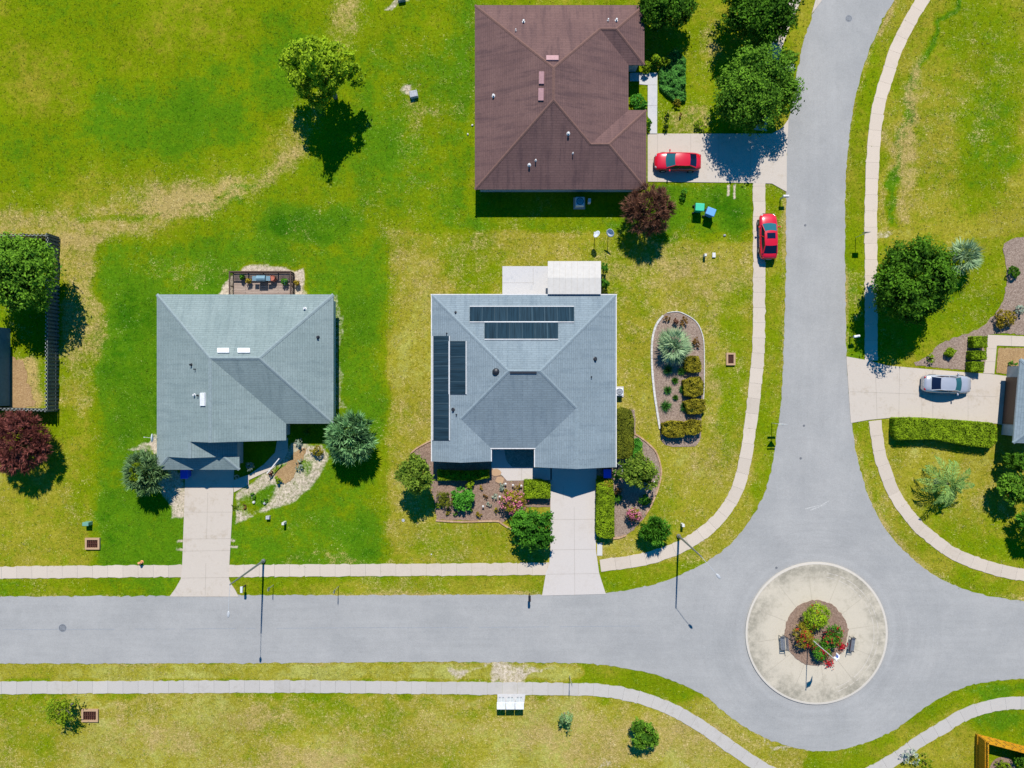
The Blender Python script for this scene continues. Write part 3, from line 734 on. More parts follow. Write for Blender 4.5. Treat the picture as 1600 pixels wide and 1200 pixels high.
median = smooth([(1048, 487), (1036, 493), (1026, 506), (1020, 524), (1018, 548), (1019, 580), (1022, 612), (1026, 640), (1030, 665), (1036, 693), (1066, 698), (1092, 692), (1096, 650), (1099, 600), (1100, 545), (1097, 522), (1087, 502), (1066, 489)], 5, True)
sheet('mulch_bed', median, 0.03, M['mulch'], 0.3, 0.04)
frontbed = [(645, 706), (672, 690), (676, 700), (768, 700), (768, 731), (776, 737), (786, 744), (792, 751), (862, 751), (862, 792), (820, 792), (800, 806), (783, 818), (775, 813), (682, 812), (678, 780), (660, 720)]
sheet('mulch_bed', frontbed, 0.03, M['mulch_red'], 0.3, 0.04)
sidebed = [(960, 640), (992, 640), (993, 678), (1003, 684), (1012, 692), (1025, 708), (1033, 735), (1029, 760), (1018, 788), (1008, 806), (990, 828), (974, 838), (958, 841), (958, 760), (950, 745), (932, 742), (932, 728), (960, 728)]
sheet('mulch_bed', sidebed, 0.03, M['mulch'], 0.3, 0.04)
eastbed = smooth([(1571, 378), (1640, 374), (1700, 450), (1660, 520), (1545, 522), (1541, 560), (1534, 580), (1500, 577), (1440, 572), (1428, 567), (1450, 556), (1463, 540), (1485, 530), (1515, 520), (1540, 505), (1560, 482), (1571, 455), (1573, 420)], 4, True)
sheet('mulch_bed', eastbed, 0.03, M['mulch'], 0.3, 0.06)
sheet('mulch_bed', [(1559, 543), (1660, 545), (1640, 588), (1578, 586), (1556, 582)], 0.032, M['leaf_litter'], 0.3, 0.05)
sheet('mulch_bed', smooth([(1542, 1215), (1550, 1192), (1562, 1183), (1576, 1184), (1586, 1195), (1592, 1215)], 5), 0.03, M['mulch_red'], 0.3, 0.03)

sheet('mulch_bed', smooth([(428, 741), (445, 728), (462, 706), (478, 700), (476, 712), (466, 728), (458, 748), (440, 754)], 4, True), 0.031, M['leaf_litter'], 0.25, 0.06)
sheet('leaf_litter', smooth([(14, 560), (34, 566), (44, 590), (50, 612), (54, 634), (14, 634)], 4, True), 0.028, M['leaf_litter'], 0.3, 0.16)
sheet('gravel_bed', [(788, 700), (834, 700), (834, 730), (800, 730), (790, 718)], 0.075, M['gravel'], 0.3, 0.02)
def edging(px, w, h, m, label, blk=0.35, name='garden_edging'):
    P = resample([tuple(W(*p).xy) for p in smooth(px, 6)], blk); b = MB()
    o = W(*px[0])
    for a, c in zip(P[:-1], P[1:]):
        a = Vector(a); c = Vector(c); d = c - a
        b.box(((a.x + c.x) / 2 - o.x, (a.y + c.y) / 2 - o.y, h / 2), (d.length - .015, w * rj.uniform(.9, 1.08), h), math.atan2(d.y, d.x), 0, rj.random())
    return tag(b.build(name, m, loc=o), label, 'edging', 'edging of the garden beds')
edging([(1036, 493), (1026, 506), (1020, 524), (1018, 548), (1019, 580), (1022, 612), (1026, 640), (1031, 671)], 0.20, 0.14, M['edging_white'], 'thick white block edging down the left side of the long oval bed')
edging([(1042, 489), (1053, 487), (1066, 489), (1087, 502), (1097, 522), (1100, 545), (1100, 600), (1098, 640)], 0.09, 0.10, M['edging_white'], 'thin white edging round the rounded top and right of the oval bed')
edging([(681, 813), (720, 815), (775, 814), (784, 818), (800, 828)], 0.16, 0.12, M['edging_tan'], 'tan block edging along the front flower bed below the grey hip roof')
edging([(641, 709), (650, 701), (662, 694), (674, 688)], 0.14, 0.12, M['edging_tan'], 'short curved tan edging by the left corner of the solar-panel house')
edging([(992, 678), (1003, 685), (1014, 694), (1026, 708), (1033, 735), (1029, 760), (1018, 788), (1008, 804)], 0.15, 0.12, M['edging_tan'], 'long curved tan edging right of the magnolia bed')
edging([(958, 841), (968, 840), (978, 836)], 0.15, 0.12, M['edging_tan'], 'short tan edging at foot of the long clipped driveway hedge')

# ------------------------------------------------------------------ houses
class Roof:
    """Slopes given in photo pixels at eave level: (x, y, h) with h the run up the slope in pixels."""
    def __init__(s, polys, ze, pitch):
        s.s = (H - ze) / F; s.ze = ze; s.pitch = pitch
        s.polys = [[s.pt(*p) for p in poly] for poly in polys]
    def pt(s, x, y, h=0): return Vector(((x - 800) * s.s, (600 - y) * s.s, s.ze + s.pitch * h * s.s))
    def hit(s, px, py):
        o = Vector((0, 0, H)); d = Vector(((px - 800) / F, (600 - py) / F, -1))
        best = None
        for P in s.polys:
            n = (P[1] - P[0]).cross(P[2] - P[0]).normalized()
            if n.z < 0: n = -n
            t = (P[0] - o).dot(n) / d.dot(n); q = o + d * t
            ins = False
            for i in range(len(P)):
                a, b = P[i - 1], P[i]
                if (a.y > q.y) != (b.y > q.y) and q.x < (b.x - a.x) * (q.y - a.y) / (b.y - a.y) + a.x: ins = not ins
            if ins and (best is None or q.z > best[0].z): best = (q, n, (P[1] - P[0]).normalized())
        return best
    def build(s, parent, mat, trim, thick=0.16):
        me = bpy.data.meshes.new('roof'); V = []; Fc = []; mi = []; UV = []
        edges = {}
        key = lambda p: (round(p.x, 3), round(p.y, 3), round(p.z, 3))
        for P in s.polys:
            n = (P[1] - P[0]).cross(P[2] - P[0])
            n.normalize(); flip = n.z < 0
            if flip: n = -n
            u = (P[1] - P[0]).normalized(); v = n.cross(u)
            if v.z < 0: v = -v
            Q = P[::-1] if flip else P
            b = len(V); V += Q; Fc.append(list(range(b, b + len(Q)))); mi.append(0)
            UV += [((p - P[0]).dot(u) + P[0].x * .37, (p - P[0]).dot(v)) for p in Q]
            b = len(V); V += [p - Vector((0, 0, thick)) for p in Q[::-1]]; Fc.append(list(range(b, b + len(Q)))); mi.append(1); UV += [(0, 0)] * len(Q)
            for i in range(len(Q)):
                a, c = Q[i], Q[(i + 1) % len(Q)]; k = frozenset((key(a), key(c)))
                edges.setdefault(k, []).append((a, c))
        dz = Vector((0, 0, thick))
        for k, l in edges.items():
            if len(l) == 1:
                a, c = l[0]; b = len(V); V += [a, a - dz, c - dz, c]; Fc.append([b, b + 1, b + 2, b + 3]); mi.append(1); UV += [(0, 0)] * 4
        me.from_pydata([tuple(p) for p in V], [], Fc)
        me.materials.append(mat); me.materials.append(trim); me.polygons.foreach_set('material_index', mi)
        uv = me.uv_layers.new(name='UVMap'); uv.data.foreach_set('uv', [c for p in UV for c in p])
        me.update()
        o = bpy.data.objects.new('roof', me); C.collection.objects.link(o); o.parent = parent
        o.location = -parent.location
        return o
def caps(house, roof, lines, mat, w=0.16):
    """shingle caps over hips and ridges: one low tent along each line"""
    b = MB()
    for p, q in lines:
        p = roof.pt(*p); q = roof.pt(*q); d = (q - p); dh = Vector((d.x, d.y, 0)).normalized(); n = Vector((-dh.y, dh.x, 0)) * w
        up = Vector((0, 0, .045)); lo = Vector((0, 0, -.02 if abs(d.z) > .1 else -.035))
        b.add([p - n + lo, q - n + lo, q + up, p + up, p + n + lo, q + n + lo], [(0, 1, 2, 3), (3, 2, 5, 4)])
    o = b.build('ridge_cap', mat, house); o.location = -house.location; return o
def vent_pipe(roof_o, roof, px, py, r=0.06, h=0.35, m=None):
    q, n, u = roof.hit(px, py); b = MB()
    b.tube((0, 0, -.05), (0, 0, h), r, r, 10); b.tube((0, 0, h - .002), (0, 0, h + .03), r * 1.25, r * 1.25, 10)
    b.tube(n * .005, n * .03, r * 2.2, r * 1.6, 10)
    o = b.build('vent_pipe', m or M['pvc'], roof_o); o.location = q; return o
def box_vent(roof_o, roof, corners, m, name='roof_vent', h=0.14):
    P = [roof.hit(*c) for c in corners]; n = P[0][1]; b = MB()
    c0 = sum((p[0] for p in P), Vector()) / 4
    lo = [p[0] - c0 - n * .02 for p in P]; hi = [(p[0] - c0) * .96 + n * h for p in P]
    b.add(lo + hi, [(4, 5, 6, 7), (0, 4, 7, 3), (0, 1, 5, 4), (1, 2, 6, 5), (2, 3, 7, 6)])
    o = b.build(name, m, roof_o); o.location = c0; return o
def walls(house, pts, ze, m, extra=()):
    b = MB(); L0 = house.location
    b.prism([(p[0] - L0.x, p[1] - L0.y) for p in pts], 0.0, ze, 0)
    for poly in extra: b.add([Vector(p) - L0 for p in poly], [tuple(range(len(poly)))], 0)
    return b.build('wall', m, house)
def opening(house, c, w, h, facing, kind='window', fm=None, pm=None, parts=True):
    """window or door on a wall: facing in degrees, c = centre of its foot on the wall face"""
    a = math.radians(facing); d = Vector((math.cos(a), math.sin(a), 0)); r = a + math.pi / 2
    L0 = house.location; c = Vector(c) - L0
    fm = fm or M['white']; pm = pm or M['glass']; b = MB()
    t = .09
    if kind == 'window':
        for off in (-w / 2 + t / 2, w / 2 - t / 2): b.box((off, 0, h / 2), (t, .08, h))
        for z in (t / 2, h - t / 2, h / 2): b.box((0, 0, z), (w - 2 * t - .004, .07, t))
        o = b.build('window', fm, house, rz=r - math.pi); o.location = c + d * .04
        g = MB(); g.box((0, 0, h / 2), (w - .02, .02, h - .02)); g.build('pane', pm, o)
    else:
        b.box((0, 0, h / 2), (w, .06, h))
        if kind == 'garage_door':
            for k in range(1, 4): b.box((0, -.034, h * k / 4), (w, .01, .03))
        o = b.build(kind, pm if kind == 'garage_door' else fm, house, rz=r - math.pi); o.location = c + d * .035
        hb = MB(); hb.box((w * .38 if kind != 'garage_door' else 0, -.06, 1.0 if kind != 'garage_door' else .25), (.12, .05, .05)); hb.build('handle', M['steel'], o)
    return o
def gutter(house, roof, lines, m, w=.09):
    b = MB()
    for (x0, y0), (x1, y1), (ox, oy) in lines:
        p = roof.pt(x0, y0); q = roof.pt(x1, y1); n = Vector((ox, -oy, 0)) * (w / 2 + .003)
        c = (p + q) / 2 + n; d = q - p
        b.box((c.x, c.y, c.z - .05), (d.length + (.0 if abs(ox) else .26), w, .13), math.atan2(d.y, d.x))
    o = b.build('gutter', m, house); o.location = -house.location; return o
def wfoot(pts_px, ze, inset):
    s = (H - ze) / F
    return offset_poly([((x - 800) * s, (600 - y) * s) for x, y in pts_px], inset)

# brown house, top centre
ZE = 2.45; P_ = 0.42
hb = thing('house', 'brown shingled hip-roofed house with red car on its driveway', 'house', W(870, 165))
brown_polys = [
 [(742, 8, 0), (1007, 8, 0), (960.25, 54.75, 46.75), (935.25, 54.75, 46.75), (862, 128, 120)],
 [(1007, 8, 0), (1007, 101.5, 0), (960.25, 54.75, 46.75)],
 [(1007, 101.5, 0), (982, 101.5, 0), (935.25, 54.75, 46.75), (960.25, 54.75, 46.75)],
 [(982, 101.5, 0), (982, 172, 0), (920, 234, 62), (862, 176, 120), (862, 128, 120), (935.25, 54.75, 46.75)],
 [(982, 172, 0), (1010, 172, 0), (948, 234, 62), (920, 234, 62)],
 [(1010, 172, 0), (1010, 296, 0), (948, 234, 62)],
 [(1010, 296, 0), (742, 296, 0), (862, 176, 120), (920, 234, 62), (948, 234, 62)],
 [(742, 296, 0), (742, 8, 0), (862, 128, 120), (862, 176, 120)]]
RB = Roof(brown_polys, ZE, P_)
rb_o = RB.build(hb, M['shingle_brown'], M['brown_trim'])
caps(hb, RB, [((742, 8, 0), (862, 128, 120)), ((862, 128, 120), (862, 176, 120)), ((742, 296, 0), (862, 176, 120)), ((862, 128, 120), (935.25, 54.75, 46.75)), ((935.25, 54.75, 46.75), (960.25, 54.75, 46.75)), ((960.25, 54.75, 46.75), (1007, 8, 0)), ((960.25, 54.75, 46.75), (1007, 101.5, 0)), ((862, 176, 120), (920, 234, 62)), ((920, 234, 62), (948, 234, 62)), ((948, 234, 62), (1010, 172, 0)), ((948, 234, 62), (1010, 296, 0))], M['cap_brown'], .13)
foot = wfoot([(742, 8), (1007, 8), (1007, 101.5), (982, 101.5), (982, 172), (1010, 172), (1010, 296), (742, 296)], ZE, 0.42)
walls(hb, foot, ZE + .0, M['stucco_teal'])
for px, py, r in ((818, 34, .07), (806, 48, .04), (950, 32, .05), (963, 32, .07), (771, 150, .08), (888, 209, .08), (895, 240, .04), (827, 258, .08), (837, 251, .05)): vent_pipe(rb_o, RB, px, py, r, .3)
for c in ([(853, 88), (873, 88), (873, 95.5), (853, 95.5)], [(843, 112), (851, 112), (850.5, 132), (842.5, 132)], [(842, 138), (850.5, 138), (850, 158), (841.5, 158)]): box_vent(rb_o, RB, c, M['pink_skylight'])
yS = min(p[1] for p in foot); xE = max(p[0] for p in foot)
for px in (780, 830, 960): opening(hb, (W(px, 0, 1).x, yS, 0.9), 1.2, 1.2, -90)
opening(hb, (xE, W(0, 245).y, 0), 4.8, 2.1, 0, 'garage_door', None, M['door_white'])
opening(hb, (sorted(set(round(p[0], 3) for p in foot))[1], W(0, 120).y, 0), .95, 2.05, 0, 'front_door', M['door_brown'])

# blue-grey house with the pool-heating panels, centre
ZE2 = 2.55; P2_ = 0.36
hc = thing('house', 'blue-grey shingled house with dark solar panels and a white patio roof', 'house', W(818, 600))
c_polys = [
 [(962, 461, 0), (675, 461, 0), (794.5, 580.5, 119.5), (842.5, 580.5, 119.5)],
 [(675, 461, 0), (675, 721, 0), (721, 721, 46), (721, 654, 46), (794.5, 580.5, 119.5)],
 [(962, 730, 0), (962, 461, 0), (842.5, 580.5, 119.5), (899, 637, 63), (899, 730, 63)],
 [(767, 700, 0), (836, 700, 0), (899, 637, 63), (842.5, 580.5, 119.5), (794.5, 580.5, 119.5), (721, 654, 46)],
 [(767, 721, 0), (767, 700, 0), (721, 654, 46), (721, 721, 46)],
 [(836, 700, 0), (836, 730, 0), (899, 730, 63), (899, 637, 63)]]
RC = Roof(c_polys, ZE2, P2_)
rc_o = RC.build(hc, M['shingle_blue'], M['grey_trim'])
caps(hc, RC, [((675, 461, 0), (794.5, 580.5, 119.5)), ((794.5, 580.5, 119.5), (842.5, 580.5, 119.5)), ((962, 461, 0), (842.5, 580.5, 119.5)), ((794.5, 580.5, 119.5), (721, 654, 46)), ((842.5, 580.5, 119.5), (899, 637, 63)), ((721, 654, 46), (721, 721, 46)), ((899, 637, 63), (899, 730, 63))], M['cap_blue'])
s2 = (H - ZE2) / F; ins = .42 / s2
foot2 = wfoot([(675, 461), (962, 461), (962, 730), (836, 730), (836, 700), (767, 700), (767, 721), (675, 721)], ZE2, .42)
gx = []
for x0, x1, y, h in ((675, 767, 721, 46), (836, 962, 730, 63)):
    xm = (x0 + x1) / 2; gx.append([RC.pt(x0 + ins, y - ins, 0), RC.pt(x1 - ins, y - ins, 0), RC.pt(x1 - ins, y - ins, ins - 4), RC.pt(xm, y - ins, h - 4), RC.pt(x0 + ins, y - ins, ins - 4)])
walls(hc, foot2, ZE2, M['stucco_cream'], gx)
gutter(hc, RC, [((675, 461), (962, 461), (0, -1)), ((675, 461), (675, 721), (-1, 0)), ((962, 461), (962, 730), (1, 0)), ((768, 700), (835, 700), (0, 1)), ((767, 702.5), (767, 721), (1, 0)), ((836, 702.5), (836, 730), (-1, 0))], M['white'])
def solar(corners, px_w):
    P = [RC.hit(*c) for c in corners]; n = P[0][1]; q = [p[0] for p in P]; c0 = sum(q, Vector()) / 4
    me = bpy.data.meshes.new('solar_panel')
    hi = [p - c0 + n * .07 for p in q]; lo = [p - c0 + n * .02 for p in q]
    me.from_pydata([tuple(v) for v in lo + hi], [], [(4, 5, 6, 7), (0, 1, 5, 4), (1, 2, 6, 5), (2, 3, 7, 6), (3, 0, 4, 7)])
    if me.polygons[0].normal.z < 0: me.flip_normals()
    me.materials.append(M['solar']); uv = me.uv_layers.new(name='UVMap')
    u = (hi[1] - hi[0]).normalized(); v = (hi[3] - hi[0]).normalized()
    allv = lo + hi
    for lp in me.loops: p = allv[lp.vertex_index] - hi[0]; uv.data[lp.index].uv = (p.dot(v) + 7, p.dot(u))
    o = bpy.data.objects.new('solar_panel', me); C.collection.objects.link(o); o.parent = rc_o; o.location = c0
    hd = MB()
    for a, b_ in ((0, 1), (3, 2)): hd.tube(hi[a] + (hi[a] - hi[3 - a]).normalized() * .05, hi[b_] + (hi[a] - hi[3 - a]).normalized() * .05, .05, .05, 8)
    hd.build('header_pipe', M['pvc'], o)
for c in ([(734, 480), (897, 480), (897, 503), (734, 503)], [(757, 504.2), (872, 504.2), (872, 530), (757, 530)], [(677.5, 688), (677.5, 525), (702, 525), (702, 688)], [(702.8, 616), (702.8, 533), (728, 533), (728, 616)]): solar(c, 0)
for px, py, r, h in ((712, 488, .06, .2), (698, 521, .04, .2), (930, 561, .10, .25), (924, 589, .04, .25), (708, 640, .09, .25), (713, 648, .04, .2)): vent_pipe(rc_o, RC, px, py, r, h, M['black'])
q, n, u = RC.hit(775, 581); b = MB(); b.lathe([(.34, -.05), (.34, .08), (.26, .2), (.1, .27), (.01, .28)], n=16); o = b.build('turbine_vent', M['black'], rc_o); o.location = q
b = MB(); p = RC.pt(797, 582.5, 117.5); q = RC.pt(837, 582.5, 117.5); b.box((0, 0, .04), ((q - p).length, .22, .05)); o = b.build('ridge_vent', M['black'], rc_o); o.location = (p + q) / 2
# white pan roof over the lanai behind it
pr = MB(); z0 = 2.75
a = W(856, 408, z0); b1 = W(939, 408, z0); c1 = W(939, 434, 2.95); d1 = W(856, 434, 2.95); e1 = W(939, 459.5, 2.8); f1 = W(856, 459.5, 2.8)
L0 = hc.location
vs = [p - L0 for p in (a, b1, c1, d1, e1, f1)]; lo = [p - Vector((0, 0, .12)) for p in vs]
pr.add(vs + lo, [(3, 2, 1, 0), (5, 4, 2, 3), (6, 7, 8, 9), (9, 8, 10, 11), (0, 1, 7, 6), (1, 2, 8, 7), (2, 4, 10, 8), (4, 5, 11, 10), (5, 3, 9, 11), (3, 0, 6, 9)])
pr_o = pr.build('patio_roof', M['aluminium'], hc)
sb = MB()
for k in range(1, 9):
    f = k / 9
    for p0, p1, p2, p3 in ((a, b1, d1, c1), (d1, c1, f1, e1)):
        A_ = p0.lerp(p1, f) - L0; B_ = p2.lerp(p3, f) - L0
        sb.tube(A_ + Vector((0, 0, .012)), B_ + Vector((0, 0, .012)), .014, .014, 5)
sb.build('seam', M['aluminium'], pr_o)
pw = MB(); pw.prism([(p[0] - L0.x, p[1] - L0.y) for p in offset_poly([a.xy, b1.xy, e1.xy, f1.xy], .25)], 0, 2.62); pw.build('patio_wall', M['stucco_cream'], hc)
opening(hc, (W(899, 0, 1).x, min(p[1] for p in foot2), 0), 4.9, 2.1, -90, 'garage_door', None, M['door_white'])
opening(hc, (W(721, 0, 1).x, W(0, 721, ZE2).y + .42, .8), 1.6, 1.3, -90)
opening(hc, (W(800, 0, 1).x, W(0, 700, ZE2).y + .42, 0), 1.0, 2.05, -90, 'front_door', M['door_brown'])
for py in (510, 575, 640): opening(hc, (max(p[0] for p in foot2), W(0, py).y, .9), 1.1, 1.2, 0)
for py in (500, 600): opening(hc, (min(p[0] for p in foot2), W(0, py).y, .9), 1.1, 1.2, 180)

# green-grey house, left
ZE3 = 2.5; P3_ = 0.42
hl = thing('house', 'green-grey shingled house with stepped front gables and a wooden back deck', 'house', W(385, 600))
l_polys = [
 [(521, 460, 0), (245, 460, 0), (346, 561, 101), (420, 561, 101)],
 [(245, 460, 0), (245, 734, 0), (266, 713, 21), (308, 713, 63), (308, 688, 63), (346, 688, 101), (346, 561, 101)],
 [(521, 662, 0), (521, 460, 0), (420, 561, 101)],
 [(447, 662, 0), (521, 662, 0), (420, 561, 101), (346, 561, 101)],
 [(447, 688, 0), (447, 662, 0), (346, 561, 101), (346, 688, 101)],
 [(371, 713, 0), (371, 688, 0), (308, 688, 63), (308, 713, 63)],
 [(245, 734, 0), (374, 734, 0), (353, 713, 21), (266, 713, 21)],
 [(374, 734, 0), (374, 713, 0), (353, 713, 21)]]
RL = Roof(l_polys, ZE3, P3_)
rl_o = RL.build(hl, M['shingle_green'], M['grey_trim'])
caps(hl, RL, [((245, 460, 0), (346, 561, 101)), ((346, 561, 101), (420, 561, 101)), ((521, 460, 0), (420, 561, 101)), ((420, 561, 101), (521, 662, 0)), ((346, 561, 101), (346, 688, 101))], M['cap_green'])
caps(hl, RL, [((245, 734, 0), (266, 713, 21))], M['cap_green'])
caps(hl, RL, [((308, 689, 63), (308, 713, 63))], M['cap_green'])
caps(hl, RL, [((374, 734, 0), (353, 713, 21))], M['cap_green'])
i3 = .40 * F / (H - ZE3)
foot3 = wfoot([(245, 460), (521, 460), (521, 662), (447, 662), (447, 688), (371, 688), (371, 734), (245, 734)], ZE3, .40)
g3 = [[RL.pt(245 + i3, 688 - 2, 6), RL.pt(447 - i3, 688 - 2, 0), RL.pt(447 - i3, 688 - 2, i3 - 4), RL.pt(346, 688 - 2, 97), RL.pt(245 + i3, 688 - 2, i3 - 4)],
      [RL.pt(245 + i3, 711.5, 0), RL.pt(371 - i3, 711.5, 0), RL.pt(371 - i3, 711.5, i3 - 4), RL.pt(308, 711.5, 59), RL.pt(245 + i3, 711.5, i3 - 4)]]
walls(hl, foot3, ZE3, M['stucco_grey'], g3)
for c in ([(340, 544.5), (359, 544.5), (359, 552), (340, 552)], [(371.5, 544.5), (391.5, 544.5), (391.5, 552), (371.5, 552)], [(314, 613.5), (321.5, 613.5), (321.5, 634.5), (314, 634.5)]): box_vent(rl_o, RL, c, M['white_vent'])
for px, py, r, m in ((476.5, 482, .08, M['pvc']), (497, 527, .08, M['black']), (299, 570, .07, M['black']), (305, 577, .04, M['black']), (304, 617, .07, M['pvc']), (309.5, 618, .05, M['black'])): vent_pipe(rl_o, RL, px, py, r, .28, m)
opening(hl, (W(308, 0, 1).x, min(p[1] for p in foot3), 0), 4.8, 2.1, -90, 'garage_door', None, M['door_white'])
for py in (520, 590): opening(hl, (max(p[0] for p in foot3), W(0, py).y, .9), 1.2, 1.2, 0)
opening(hl, (W(490, 0, 1).x, W(0, 662, ZE3).y + .4, .9), 1.4, 1.3, -90)
opening(hl, (W(415, 0, 1).x, W(0, 688, ZE3).y + .4, 0), 1.0, 2.05, -90, 'front_door', M['door_brown'])

# house cut by the right edge
ZE4 = 2.6; P4_ = 0.40
hr = thing('house', 'blue-grey roofed house at right edge facing the silver car', 'house', W(1680, 627))
r_polys = [
 [(1760, 566, 0), (1594, 561, 0), (1653, 628, 65), (1760, 631, 65)],
 [(1594, 561, 0), (1583, 692, 0), (1653, 628, 65)],
 [(1583, 692, 0), (1760, 697, 0), (1760, 631, 65), (1653, 628, 65)]]
RR = Roof(r_polys, ZE4, P4_)
rr_o = RR.build(hr, M['shingle_blue'], M['white'])
caps(hr, RR, [((1594, 561, 0), (1653, 628, 65)), ((1653, 628, 65), (1760, 631, 65)), ((1583, 692, 0), (1653, 628, 65))], M['cap_blue'])
foot4 = wfoot([(1594, 561), (1760, 566), (1760, 697), (1583, 692)], ZE4, .62)
walls(hr, foot4, ZE4, M['stucco_grey'])
pa = Vector(foot4[0]); pb = Vector(foot4[3]); dd = (pb - pa).normalized(); ang = math.degrees(math.atan2(-dd.x, dd.y)) + 180
mid = (pa + pb) / 2
nrm_ = Vector((dd.y, -dd.x)); nrm_ = -nrm_ if nrm_.x > 0 else nrm_
opening(hr, (mid.x, mid.y, 0), 4.6, 2.15, math.degrees(math.atan2(nrm_.y, nrm_.x)), 'garage_door', None, M['door_brown'])

# house cut by the left edge
hf = thing('house', 'dark teal walled house sliced by left edge behind the fenced yard', 'house', W(-70, 580))
f_polys = [
 [(-9, 505, 0), (-173, 505, 0), (-111, 567, 62), (-71, 567, 62)],
 [(-9, 640, 0), (-9, 505, 0), (-71, 567, 62), (-71, 578, 62)],
 [(-173, 640, 0), (-9, 640, 0), (-71, 578, 62), (-111, 578, 62)],
 [(-173, 505, 0), (-173, 640, 0), (-111, 578, 62), (-111, 567, 62)]]
RF = Roof(f_polys, 2.6, .4); RF.build(hf, M['shingle_blue'], M['grey_trim'])
footf = wfoot([(-9, 505), (-9, 640), (-173, 640), (-173, 505)], 2.6, .3)
walls(hf, footf, 2.6, M['stucco_dark'])
for py in (700,)[:0]: opening(hf, (max(p[0] for p in footf), W(0, py).y, .9), 1.1, 1.2, 0)

# wooden deck behind the left house
dk = thing('wooden_deck', 'grey-brown board deck with dark railing behind the left house', 'deck', W(411, 445))
L0 = dk.location; DZ = .35
dx0, dx1, dy1, dy0 = [v for v in (W(365, 0, DZ).x - L0.x, W(459, 0, DZ).x - L0.x, W(0, 427, DZ).y - L0.y, W(0, 470, DZ).y - L0.y)]
b = MB(); b.prism([(dx0, dy0), (dx1, dy0), (dx1, dy1), (dx0, dy1)], 0, DZ); b.build('floor', M['deck'], dk)
b = MB()
for x0, y0, x1, y1 in ((dx0, dy0, dx0, dy1), (dx0, dy1, dx1, dy1), (dx1, dy0, dx1, dy1)):
    n = max(2, int(math.hypot(x1 - x0, y1 - y0) / 1.3))
    for k in range(n + 1): b.box((x0 + (x1 - x0) * k / n, y0 + (y1 - y0) * k / n, DZ + .5), (.09, .09, .98))
    n2 = int(math.hypot(x1 - x0, y1 - y0) / .115)
    for k in range(n2): b.box((x0 + (x1 - x0) * (k + .5) / n2, y0 + (y1 - y0) * (k + .5) / n2, DZ + .5), (.075, .03, .84))
    b.box(((x0 + x1) / 2, (y0 + y1) / 2, DZ + .12), (abs(x1 - x0) + .05, abs(y1 - y0) + .05, .06))
b.build('railing', M['rail_wood'], dk)
b = MB()
for x0, y0, x1, y1 in ((dx0, dy0, dx0, dy1 - .08), (dx0 - .06, dy1, dx1 + .06, dy1), (dx1, dy0, dx1, dy1 - .08)):
    b.box(((x0 + x1) / 2, (y0 + y1) / 2, DZ + 1.02), (max(abs(x1 - x0), .13), max(abs(y1 - y0), .13), .04))
b.build('top_rail', M['rail_wood'], dk)

